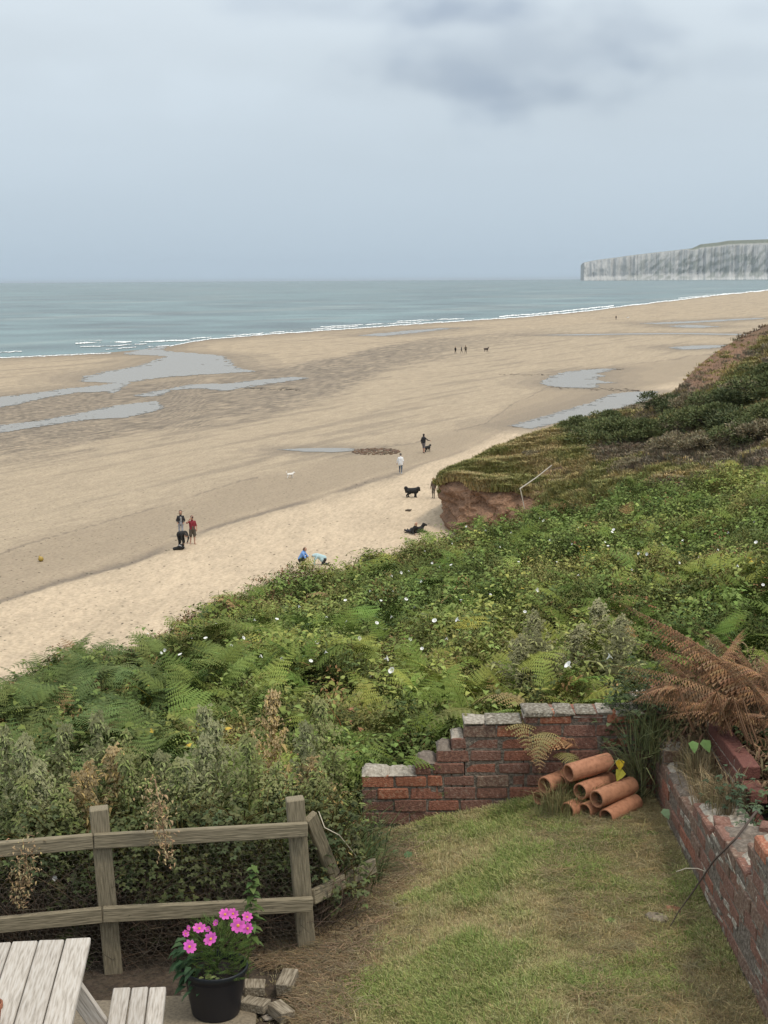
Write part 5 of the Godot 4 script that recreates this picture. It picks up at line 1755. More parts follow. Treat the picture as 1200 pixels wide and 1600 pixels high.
	for k in 460:
		var x := rng.randf_range(-2.6, -0.2)
		var z := -8.05 - 0.15 * (x + 1.6) - absf(rng.randfn()) * 0.18
		xs.append(Transform3D(Basis(Vector3.UP, rng.randf() * TAU) * Basis(Vector3.RIGHT, rng.randf_range(-0.8, 0.8)), Vector3(x, 12.58 + rng.randf() * 0.58, z)))
		cs.append(vary(Color(0.105, 0.125, 0.055), 0.35))
	scatter("bramble_leaves", br, mats.foliage, xs, cs, "dark bramble leaves pressed behind the chicken wire", "vegetation")
	xs = []; cs = []
	var gt := grass_tuft(22, 0.42, 0.008, 0.35)
	for k in 150:
		var x := rng.randf_range(-0.62, -0.12)
		var z := rng.randf_range(-8.75, -9.6)
		xs.append(Transform3D(Basis(Vector3.UP, rng.randf() * TAU).scaled(Vector3.ONE * rng.randf_range(0.6, 1.25)), Vector3(x, 12.40, z)))
		cs.append(vary(Color(0.10, 0.13, 0.055), 0.3))
	scatter("tall_grass", gt, mats.foliage, xs, cs, "long dark grass between the fence and the brick wall", "grass")
	# the leafy spire by the pot
	var ns := thing("green_nettle", "leafy green nettle stem in front of the lower fence rail", "weed", Vector3(-0.80, 12.53, -7.62))
	var nb := Buf.new()
	tube(nb, [Vector3.ZERO, Vector3(0.02, 0.4, 0.03), Vector3(0.05, 0.72, 0.02)], [0.004, 0.003, 0.0015], 5, Color(0.10, 0.12, 0.05), false)
	obj("stem", nb.mesh(), mats.foliage, ns)
	for k in 46:
		var y := 0.26 + 0.46 * k / 46.0
		var a := k * 2.4
		var lb := Buf.new()
		leaf(lb, Vector3.ZERO, Vector3(cos(a), rng.randf_range(-0.2, 0.3), sin(a)), Vector3.UP, rng.randf_range(0.07, 0.11) * (1.2 - y), 0.04, vary(Color(0.095, 0.145, 0.05), 0.22), 0.3, 0.35)
		obj("leaf", lb.mesh(), mats.foliage, ns).position = Vector3(0.02 + 0.04 * y, y, 0.03)

func make_brown_bracken() -> void:
	# a stand of dead bracken beyond the crumbling wall: each frond sweeps from its root up and to the left
	var m: Material = mats.dry_foliage
	var rows := [[1165, 1078, 985, 945, 9.8], [1175, 1095, 990, 1005, 9.6], [1170, 1110, 968, 1045, 9.4], [1180, 1050, 1085, 985, 9.9], [1165, 1120, 985, 1085, 9.25], [1190, 1130, 1020, 1100, 9.1], [1200, 1100, 1150, 1015, 9.5], [1215, 1110, 1190, 1025, 9.4], [1200, 1120, 1120, 1130, 8.9], [1225, 1125, 1185, 1075, 9.1], [1150, 1105, 1050, 1110, 9.1], [1140, 1070, 1035, 1040, 9.6], [1120, 1080, 1100, 1140, 9.0], [1160, 1090, 1130, 1150, 8.9], [1185, 1080, 1215, 1020, 9.6], [1130, 1050, 1170, 985, 9.8], [1060, 1075, 985, 1100, 9.3], [1090, 1060, 1010, 1020, 9.7], [1195, 1060, 1110, 1035, 9.3]]
	var spare := rows.duplicate()
	for s in spare:
		rows.append([s[0] + rng.randf_range(-25, 25), s[1] + rng.randf_range(-10, 15), s[2] + rng.randf_range(-22, 22), s[3] + rng.randf_range(-22, 22), s[4] + rng.randf_range(-0.15, 0.15)])
	for s in rows:
		var p := at_depth(s[0], s[1], s[4] - 0.1)
		var q := at_depth(s[2], s[3], s[4] + 0.35)
		var t := thing("dead_bracken", "rust brown dead bracken frond curling over the crumbling wall", "fern", p, "dead bracken over the crumbling wall")
		var ln := p.distance_to(q) * 1.08
		var b := Buf.new()
		frond(b, ln, ln * 0.125, 40, 5, 0.42, -0.16, Color(0.245, 0.138, 0.070) * rng.randf_range(0.75, 1.25), 0.8, 0.04)
		var o := obj("blade", b.mesh(), m, t)
		var d := q - p
		var flat := Vector3(d.x, 0, d.z)
		var bz := -flat.normalized()
		o.basis = Basis(Vector3.UP.cross(bz).normalized(), Vector3.UP, bz)
		o.basis = Basis(o.basis.x.normalized(), atan2(d.y, flat.length()) - 0.13) * o.basis
		o.basis = o.basis * Basis(Vector3.FORWARD, rng.randf_range(-0.5, 0.5))
		var st := Buf.new()
		tube(st, [Vector3(0.12, -0.32, -0.05), Vector3(0.05, -0.15, -0.02), Vector3.ZERO], [0.006, 0.005, 0.004], 4, Color(0.20, 0.11, 0.06), false)
		obj("stalk", st.mesh(), m, t)
	# crumpled dead litter under them
	var lit := Buf.new()
	for k in 26:
		var a := rng.randf() * TAU
		var p := Vector3(rng.randfn(), rng.randfn() * 0.5, rng.randfn()) * 0.06
		var d := Vector3(cos(a), rng.randf_range(-0.7, 0.5), sin(a))
		leaf(lit, p, d, Vector3.UP, rng.randf_range(0.03, 0.09), 0.012, Color.WHITE * rng.randf_range(0.6, 1.3), 0.3, 0.6)
	var lm := lit.mesh()
	var xs := []
	var cs := []
	for k in 900:
		var x := rng.randf_range(2.05, 3.2)
		var z := rng.randf_range(-8.5, -10.4)
		var y := 13.22 + 0.25 * smoothstep(2.1, 2.6, x) * rng.randf() + 0.25 * smoothstep(-9.2, -9.9, z) * rng.randf()
		if x < 2.42 and z > -9.5: continue
		xs.append(Transform3D(Basis(Vector3.UP, rng.randf() * TAU).scaled(Vector3.ONE * rng.randf_range(0.7, 1.5)), Vector3(x, y, z)))
		cs.append(vary(Color(0.20, 0.11, 0.06).lerp(Color(0.13, 0.13, 0.06), rng.randf() * 0.6), 0.35))
	scatter("dead_litter", lm, m, xs, cs, "crumpled brown litter under the dead bracken", "litter")

func make_wall_plants(fa: Array) -> void:
	# fern fronds leaning over the back wall, one by one: [root px, py, distance, length, yaw, brown 0..1]
	for s in [[860, 1150, 9.9, 0.55, 1.25, 0.35], [840, 1165, 9.9, 0.5, 1.5, 0.7], [880, 1160, 9.85, 0.5, 0.9, 0.9], [905, 1170, 9.82, 0.40, -0.2, 1.0], [900, 1165, 9.8, 0.42, -1.2, 1.0], [870, 1180, 9.78, 0.4, 1.9, 0.25], [800, 1130, 10.1, 0.6, 1.7, 0.4], [760, 1120, 10.2, 0.6, 0.4, 0.15], [830, 1110, 10.2, 0.6, -0.6, 0.5]]:
		var p := at_depth(s[0], s[1], s[2])
		var brown: float = s[5]
		var t := thing("wall_fern", "browning fern frond drooping over the stepped brick wall" if brown > 0.3 else "green fern frond leaning over the stepped brick wall", "fern", p, "browning ferns over the wall" if brown > 0.3 else "green ferns over the wall")
		var b := Buf.new()
		frond(b, s[3], s[3] * 0.30, 14, 7, 0.7, -0.95, Color(0.12, 0.15, 0.05).lerp(Color(0.33, 0.185, 0.09), brown), 0.15 * brown, 0.12)
		var o := obj("blade", b.mesh(), mats.dry_foliage if brown > 0.3 else mats.foliage, t)
		o.rotation.y = s[4] + PI * 0.5
	# ivy and grass in the corner, leaf by leaf too fine to count
	var lv := bindweed_mesh(10, 0.05)
	var gt := grass_tuft(24, 0.40, 0.007, 0.3)
	var xs := []
	var cs := []
	for k in 150:
		var p := Vector3(rng.randf_range(1.62, 2.15), rng.randf_range(12.95, 13.55), WALL_Z + 0.05 - rng.randf() * 0.25)
		xs.append(Transform3D(Basis(Vector3.UP, rng.randf() * TAU).scaled(Vector3.ONE * rng.randf_range(0.5, 1.1)), p))
		cs.append(vary(Color(0.085, 0.11, 0.055), 0.3))
	scatter("corner_ivy", lv, mats.foliage, xs, cs, "dark creeper hanging in the corner where the walls meet", "creeper")
	xs = []; cs = []
	for k in 16:
		var p := Vector3(rng.randf_range(1.75, 2.0), rng.randf_range(12.8, 13.3), WALL_Z + 0.12 + rng.randf() * 0.1)
		xs.append(Transform3D(Basis(Vector3.UP, rng.randf() * TAU) * Basis(Vector3.RIGHT, rng.randf_range(-0.5, 0.8)), p))
		cs.append(vary(Color(0.15, 0.17, 0.08), 0.3))
	for k in 60:
		var z := rng.randf_range(-9.4, -8.3)
		var p := Vector3(rng.randf_range(2.02, 2.22), side_top(z), z)
		xs.append(Transform3D(Basis(Vector3.UP, rng.randf() * TAU).scaled(Vector3.ONE * rng.randf_range(0.4, 0.85)), p))
		cs.append(vary(Color(0.25, 0.20, 0.115), 0.3))
	for k in 26:
		var q := hit(915 + rng.randfn() * 6.0, 1262 + rng.randfn() * 2.0, 12.83)
		if k > 12: q = hit(868 + rng.randfn() * 14.0, 1276 + rng.randfn() * 3.0, 12.8)
		xs.append(Transform3D(Basis(Vector3.UP, rng.randf() * TAU).scaled(Vector3.ONE * rng.randf_range(0.4, 0.75)), q))
		cs.append(vary(Color(0.22, 0.20, 0.09) if k > 8 else Color(0.12, 0.17, 0.06), 0.3))
	scatter("wall_grass", gt, mats.foliage, xs, cs, "dry and green grass tufts growing on the walls and pipes", "grass")
	# brambles and weeds to the right of the side wall
	xs = []; cs = []
	var br := bramble_mesh(9, 0.06)
	for k in 260:
		var x := rng.randf_range(2.55, 3.3)
		var z := rng.randf_range(-8.0, -9.4)
		xs.append(Transform3D(Basis(Vector3.UP, rng.randf() * TAU).scaled(Vector3.ONE * rng.randf_range(0.6, 1.2)), Vector3(x, 12.95 + rng.randf() * 0.35, z)))
		cs.append(vary(Color(0.070, 0.095, 0.045), 0.3))
	for k in 9:
		xs.append(Transform3D(Basis(Vector3.UP, rng.randf() * TAU).scaled(Vector3.ONE * rng.randf_range(0.5, 0.8)), Vector3(rng.randf_range(2.05, 2.25), 13.24, rng.randf_range(-8.5, -7.9))))
		cs.append(vary(Color(0.075, 0.105, 0.06), 0.3))
	scatter("bramble_leaves", br, mats.foliage, xs, cs, "dark brambles crowding behind the crumbling wall", "vegetation")
	# single large leaves: [px, py, distance, size, colour, label]
	for s in [[1098, 1160, 9.0, 0.10, Color(0.13, 0.20, 0.07), "single light green leaf on top of the crumbling wall"], [1082, 1162, 8.9, 0.09, Color(0.11, 0.18, 0.065), "rounded green leaf hanging on the crumbling wall"], [968, 1190, 9.6, 0.09, Color(0.42, 0.30, 0.03), "bright yellow leaf beside the topmost clay pipe"], [972, 1206, 9.55, 0.10, Color(0.33, 0.30, 0.05), "yellow green leaf above the straw filled clay pipe"], [622, 1330, 9.3, 0.09, Color(0.10, 0.16, 0.075), "heart shaped green leaf at the foot of the stepped wall"], [636, 1334, 9.2, 0.08, Color(0.10, 0.16, 0.075), "small pointed green leaf at the foot of the stepped wall"], [1036, 1268, 8.7, 0.08, Color(0.10, 0.14, 0.08), "dull green leaf against the crumbling wall face"]]:
		var lb := Buf.new()
		leaf(lb, Vector3(0, 0.02, 0), Vector3(rng.randf_range(-0.5, 0.5), -0.4, 0.8), Vector3(0, 0.6, 0.8), s[3], s[3] * 0.75, s[4], 0.2, 0.3, 0.0)
		tube(lb, [Vector3(0, 0.02, 0), Vector3(0.01, -0.02, -0.06), Vector3(0.02, -0.07, -0.10)], [0.002, 0.002, 0.002], 3, s[4] * 0.8, false)
		var o := obj("large_leaf", lb.mesh(), mats.foliage)
		o.position = at_depth(s[0], s[1], s[2])
		tag(o, s[5], "leaf")
	# dead bramble cane across the side wall and pale roots hanging from it
	var cane := Buf.new()
	var cp := []
	var cr := []
	for q in [[1182, 1268, 7.85], [1150, 1310, 7.55], [1115, 1345, 7.68], [1085, 1390, 7.7], [1060, 1425, 7.75], [1040, 1460, 7.72]]:
		cp.append(at_depth(q[0], q[1], q[2])); cr.append(0.008 * (1.0 - 0.13 * cr.size()))
	tube(cane, cp, cr, 5, Color(0.075, 0.055, 0.045))
	tag(obj("dead_cane", cane.mesh(), mats.dry_foliage), "dark dead bramble cane arching from the wall to the lawn", "cane")
	for line in [[[[1057, 1362, 8.15], [1072, 1357, 8.1], [1090, 1357, 8.05], [1106, 1363, 8.0]], "pale curved root sticking out over the lawn"], [[[1137, 1334, 7.6], [1143, 1352, 7.52], [1152, 1372, 7.42], [1166, 1392, 7.32]], "pale thin root hanging down the crumbling wall"], [[[498, 1268, 8.1], [507, 1293, 8.0], [530, 1305, 8.0], [560, 1342, 8.4]], "pale wire like stem arching beside the fence post"]]:
		var rb := Buf.new()
		var rp := []
		for q in line[0]: rp.append(at_depth(q[0], q[1], q[2]))
		tube(rb, rp, [0.003, 0.0035, 0.003, 0.0015], 4, Color(0.52, 0.46, 0.36))
		tag(obj("dry_root", rb.mesh(), mats.dry_foliage), line[1], "root")

func make_flowers() -> void:
	var fm := trumpet_mesh()
	var spots := [[615, 1051, 1.5], [574, 1060, 1.4], [600, 1030, 1.2], [560, 998, 1.0], [543, 973, 1.0], [494, 1005, 1.0], [432, 970, 1.0], [400, 970, 1.0], [283, 1026, 1.1], [230, 992, 1.1], [338, 978, 1.0], [404, 1027, 1.0], [440, 1030, 1.0], [892, 1043, 1.5], [948, 1030, 1.4], [718, 970, 1.2], [680, 972, 1.1], [634, 938, 1.0], [610, 966, 1.0], [588, 975, 0.9], [836, 922, 1.2], [820, 957, 0.8], [706, 885, 1.1], [625, 895, 1.0], [610, 900, 0.9], [640, 893, 0.8], [660, 909, 0.8], [740, 873, 0.8], [850, 815, 1.0], [842, 811, 0.8], [960, 829, 1.0], [955, 833, 0.9], [1000, 865, 0.9], [1036, 850, 0.8], [1013, 866, 1.0], [1068, 846, 0.8], [1136, 834, 1.0], [1180, 817, 1.0], [1182, 849, 1.0], [1038, 852, 0.7], [950, 855, 0.8], [944, 848, 0.7], [905, 826, 0.7], [730, 824, 0.9], [760, 830, 0.8], [800, 833, 0.7], [675, 880, 0.8], [685, 887, 0.7], [646, 950, 0.9], [663, 958, 0.8], [540, 940, 0.9], [557, 946, 0.8], [520, 950, 0.7], [508, 965, 0.8], [470, 948, 0.9], [466, 985, 0.8], [378, 998, 0.9], [360, 1010, 0.8], [322, 1000, 0.9], [300, 1000, 0.7], [260, 1016, 0.9], [250, 1022, 0.8], [700, 1000, 0.8], [660, 1015, 0.8], [640, 1000, 0.8], [595, 940, 0.7], [577, 925, 0.8], [720, 940, 0.8], [765, 930, 0.7], [770, 905, 0.8], [810, 880, 0.7], [870, 880, 0.7], [905, 900, 0.7], [1090, 870, 0.7], [1120, 860, 0.7], [1060, 880, 0.7], [985, 890, 0.7], [1150, 885, 0.8], [1192, 915, 0.8], [860, 845, 0.6], [895, 850, 0.6], [780, 855, 0.6], [705, 850, 0.7], [665, 862, 0.7], [615, 925, 0.7], [530, 990, 0.8], [512, 1020, 0.8], [485, 1035, 0.8], [90, 1373, 0.8], [112, 1378, 0.7]]
	for s in spots:
		var p: Vector3
		if s[1] > 1300: p = at_depth(s[0], s[1], 7.98)
		else: p = on_hill(s[0], s[1], 0.74 + 0.46 * noise_c.get_noise_2d(on_hill(s[0], s[1], 0.7).x * 0.42 + 9.0, on_hill(s[0], s[1], 0.7).z * 0.42))
		var o := obj("bindweed_flower", fm, mats.petal)
		var up := Vector3(rng.randf_range(-1.2, 1.2), rng.randf_range(0.15, 0.9), rng.randf_range(-0.2, 0.8)).normalized()
		o.transform = Transform3D(Basis(Quaternion(Vector3.UP, up)).scaled(Vector3.ONE * s[2] * 0.72), p)
		tag(o, "white trumpet shaped bindweed flower among the green leaves", "flower", "white bindweed flowers over the slope")

# ---------------------------------------------------------------- people and dogs: tapered bones joined by a smooth minimum and meshed as surface nets
func flesh(bones: Array, cell: float, blend: float) -> ArrayMesh:
	var lo := Vector3.INF
	var hi := -Vector3.INF
	for q in bones:
		var r: float = maxf(q[2], q[3]) + cell * 2.0
		for p in [q[0], q[1]]:
			lo = lo.min(p - Vector3.ONE * r); hi = hi.max(p + Vector3.ONE * r)
	var nx := int((hi.x - lo.x) / cell) + 2
	var ny := int((hi.y - lo.y) / cell) + 2
	var nz := int((hi.z - lo.z) / cell) + 2
	var f := PackedFloat32Array()
	f.resize(nx * ny * nz)
	f.fill(1.0)
	var near := PackedFloat32Array()
	near.resize(nx * ny * nz)
	near.fill(9.0)
	var col := PackedColorArray()
	col.resize(nx * ny * nz)
	for q in bones:
		var a: Vector3 = q[0]
		var ab: Vector3 = q[1] - a
		var l2 := maxf(ab.length_squared(), 1e-8)
		var ra: float = q[2]
		var rb: float = q[3]
		var c: Color = q[4]
		var pad := maxf(ra, rb) + cell * 2.0 + blend
		var b0 := (a.min(q[1]) - Vector3.ONE * pad - lo) / cell
		var b1 := (a.max(q[1]) + Vector3.ONE * pad - lo) / cell
		for k in range(maxi(0, int(b0.z)), mini(nz, int(b1.z) + 1)):
			for j in range(maxi(0, int(b0.y)), mini(ny, int(b1.y) + 1)):
				for i in range(maxi(0, int(b0.x)), mini(nx, int(b1.x) + 1)):
					var p := lo + Vector3(i, j, k) * cell - a
					var t := clampf(p.dot(ab) / l2, 0.0, 1.0)
					var d := (p - ab * t).length() - lerpf(ra, rb, t)
					var o := (k * ny + j) * nx + i
					var e := f[o]
					var h := maxf(blend - absf(d - e), 0.0) / blend
					f[o] = minf(d, e) - h * h * blend * 0.25
					if d < near[o]:
						near[o] = d
						col[o] = c
	var b := Buf.new()
	var at := {}
	var sx := 1
	var sy := nx
	var sz := nx * ny
	var corner := [0, sx, sy, sx + sy, sz, sx + sz, sy + sz, sx + sy + sz]
	for k in nz - 1:
		for j in ny - 1:
			for i in nx - 1:
				var o := (k * ny + j) * nx + i
				var v0 := f[o]
				var inside := 0
				for q in 8:
					if f[o + corner[q]] < 0.0: inside += 1
				if inside == 0 or inside == 8: continue
				var sum := Vector3.ZERO
				var n := 0
				for e in [[0, 1], [2, 3], [4, 5], [6, 7], [0, 2], [1, 3], [4, 6], [5, 7], [0, 4], [1, 5], [2, 6], [3, 7]]:
					var d0 := f[o + corner[e[0]]]
					var d1 := f[o + corner[e[1]]]
					if (d0 < 0.0) != (d1 < 0.0):
						var t := d0 / (d0 - d1)
						var p0 := Vector3(e[0] & 1, (e[0] >> 1) & 1, e[0] >> 2)
						var p1 := Vector3(e[1] & 1, (e[1] >> 1) & 1, e[1] >> 2)
						sum += p0.lerp(p1, t)
						n += 1
				at[o] = b.v.size()
				b.v.push_back(lo + (Vector3(i, j, k) + sum / n) * cell)
				b.n.push_back(Vector3(f[o + sx] + f[o + sx + sy] + f[o + sx + sz] + f[o + sx + sy + sz] - f[o] - f[o + sy] - f[o + sz] - f[o + sy + sz], f[o + sy] + f[o + sx + sy] + f[o + sy + sz] + f[o + sx + sy + sz] - f[o] - f[o + sx] - f[o + sz] - f[o + sx + sz], f[o + sz] + f[o + sx + sz] + f[o + sy + sz] + f[o + sx + sy + sz] - f[o] - f[o + sx] - f[o + sy] - f[o + sx + sy]).normalized())
				b.c.push_back(col[o])
	for o in at:
		for ax in 3:
			var step: int = [sx, sy, sz][ax]
			if (f[o] < 0.0) == (f[o + step] < 0.0): continue
			var u: int = [sy, sz, sx][ax]
			var w: int = [sz, sx, sy][ax]
			if not (at.has(o - u) and at.has(o - w) and at.has(o - u - w)): continue
			var q := [at[o], at[o - u], at[o - u - w], at[o - w]]
			if f[o] < 0.0: q.reverse()
			b.i.append_array(PackedInt32Array([q[0], q[1], q[2], q[0], q[2], q[3]]))
	return b.mesh()

const SKIN := Color(0.42, 0.25, 0.18)

func stander(h: float, top: Color, legs: Color, hair: Color, o := {}) -> Array:     # upright or walking; faces +z
	var k := h / 1.75
	var stride: float = o.get("stride", 0.08)
	var shorts: bool = o.get("shorts", false)
	var bare: bool = o.get("bare_arms", false)
	var shoe: Color = o.get("shoe", Color(0.06, 0.05, 0.05))
	var out := []
	var hip := Vector3(0, 0.92, 0) * k
	var chest := Vector3(0, 1.32, 0.0) * k
	for s in [-1.0, 1.0]:
		var hp := hip + Vector3(s * 0.095, -0.02, 0) * k
		var ft := Vector3(s * 0.11, 0.06, s * stride) * k
		var kn := hp.lerp(ft, 0.5) + Vector3(0, 0, 0.04) * k
		out.append([hp, kn, 0.088 * k, 0.064 * k, legs])
		out.append([kn, ft + Vector3(0, 0.02, 0), 0.056 * k, 0.038 * k, SKIN if shorts else legs])
		out.append([ft + Vector3(0, -0.02, -0.03) * k, ft + Vector3(s * 0.02, -0.025, 0.13) * k, 0.038 * k, 0.034 * k, shoe])
		var sh := chest + Vector3(s * 0.175, 0.09, 0) * k
		var el: Vector3 = o.get("elbow", [Vector3(-0.25, 1.12, 0.0), Vector3(0.25, 1.12, 0.0)])[0 if s < 0 else 1] * k
		var hd: Vector3 = o.get("hand", [Vector3(-0.25, 0.88, 0.08), Vector3(0.25, 0.88, 0.08)])[0 if s < 0 else 1] * k
		out.append([sh, el, 0.056 * k, 0.045 * k, top])
		out.append([el, hd, 0.042 * k, 0.030 * k, SKIN if bare else top])
		var hv := (hd - el).normalized()
		out.append([hd, hd + hv * 0.09 * k, 0.034 * k, 0.022 * k, SKIN])
		out.append([hd + hv * 0.03 * k, hd + hv * 0.07 * k + Vector3(-s * 0.045, 0, 0.02) * k, 0.015 * k, 0.011 * k, SKIN])
		out.append([hip + Vector3(s * 0.06, 0.0, 0) * k, chest + Vector3(s * 0.09, 0.0, 0) * k, 0.105 * k, 0.115 * k, top])
	out.append([hip + Vector3(0, 0.0, 0) * k, hip + Vector3(0, 0.12, 0) * k, 0.135 * k, 0.13 * k, legs if not o.get("long_top", false) else top])
	out.append([chest, chest + Vector3(0, 0.18, 0) * k, 0.10 * k, 0.06 * k, top])
	var hd2: Vector3 = chest + Vector3(0, 0.34, 0.02) * k
	out.append([chest + Vector3(0, 0.15, 0) * k, hd2, 0.052 * k, 0.06 * k, SKIN])
	out.append([hd2 + Vector3(0, -0.02, 0.02) * k, hd2 + Vector3(0, 0.04, 0.01) * k, 0.078 * k, 0.086 * k, SKIN])
	out.append([hd2 + Vector3(0, 0.045, -0.012) * k, hd2 + Vector3(0, 0.02, -0.03) * k, 0.093 * k, 0.085 * k, hair])
	out.append([hd2 + Vector3(0, -0.015, 0.085) * k, hd2 + Vector3(0, -0.03, 0.10) * k, 0.015 * k, 0.014 * k, SKIN])
	for e in o.get("extra", []): out.append([e[0] * k, e[1] * k, e[2] * k, e[3] * k, e[4]])
	return out

func dog_bones(h: float, L: float, fur: Color, chunky: float, o := {}) -> Array:    # h: height at the shoulder; head towards +x
	var out := []
	var r := h * 0.22 * chunky
	var back: Color = o.get("back", fur)
	out.append([Vector3(-L * 0.42, h * 0.82, 0), Vector3(-L * 0.05, h * 0.78, 0), r * 0.92, r * 0.95, fur])
	out.append([Vector3(-L * 0.05, h * 0.78, 0), Vector3(L * 0.36, h * 0.80, 0), r * 0.95, r * 1.15, fur])
	out.append([Vector3(-L * 0.3, h * 0.95, 0), Vector3(L * 0.25, h * 0.97, 0), r * 0.5, r * 0.5, back])
	var head: Vector3 = o.get("head", Vector3(L * 0.68, h * 1.12, 0.0))
	out.append([Vector3(L * 0.36, h * 0.88, 0), head, r * 0.82, r * 0.62, fur])
	out.append([head, head + o.get("muzzle", Vector3(L * 0.20, -h * 0.08, 0)), r * 0.62, r * 0.30, fur])
	for s in [-1.0, 1.0]:
		out.append([head + Vector3(-L * 0.02, r * 0.4, s * r * 0.45), head + Vector3(-L * 0.06, -r * 0.2, s * r * 0.75), r * 0.20, r * 0.16, fur])
		var g: float = 0.06 * L * s
		out.append([Vector3(L * 0.34, h * 0.66, s * r * 0.55), Vector3(L * 0.34 + g, h * 0.36, s * r * 0.55), r * 0.48, r * 0.30, fur])
		out.append([Vector3(L * 0.34 + g, h * 0.36, s * r * 0.55), Vector3(L * 0.34 + g * 1.4, 0.05 * h, s * r * 0.55), r * 0.28, r * 0.22, fur])
		out.append([Vector3(L * 0.34 + g * 1.4, 0.05 * h, s * r * 0.55), Vector3(L * 0.41 + g * 1.4, 0.045 * h, s * r * 0.55), r * 0.23, r * 0.2, fur])
		out.append([Vector3(-L * 0.40, h * 0.74, s * r * 0.5), Vector3(-L * 0.30 - g, h * 0.46, s * r * 0.55), r * 0.66, r * 0.38, fur])
		out.append([Vector3(-L * 0.30 - g, h * 0.46, s * r * 0.55), Vector3(-L * 0.50 - g, h * 0.27, s * r * 0.55), r * 0.34, r * 0.22, fur])
		out.append([Vector3(-L * 0.50 - g, h * 0.27, s * r * 0.55), Vector3(-L * 0.46 - g, 0.05 * h, s * r * 0.55), r * 0.22, r * 0.2, fur])
		out.append([Vector3(-L * 0.46 - g, 0.05 * h, s * r * 0.55), Vector3(-L * 0.39 - g, 0.045 * h, s * r * 0.55), r * 0.22, r * 0.19, fur])
	var tail: Array = o.get("tail", [Vector3(-L * 0.62, h * 0.95, 0), Vector3(-L * 0.80, h * 0.80, 0)])
	out.append([Vector3(-L * 0.46, h * 0.92, 0), tail[0], r * 0.42 * o.get("bushy", 0.6), r * 0.5 * o.get("bushy", 0.6), fur])
	out.append([tail[0], tail[1], r * 0.5 * o.get("bushy", 0.6), r * 0.25 * o.get("bushy", 0.6), fur])
	return out

func figure(called: String, label: String, category: String, px: float, py: float, yaw: float, bones: Array, cell := 0.028, group := "") -> Node3D:
	var p := hit(px, py, 0.05)
	var o := obj(called, flesh(bones, cell, 0.05), mats.skin_and_cloth)
	o.position = p
	o.rotation.y = yaw
	tag(o, label, category, group)
	return o

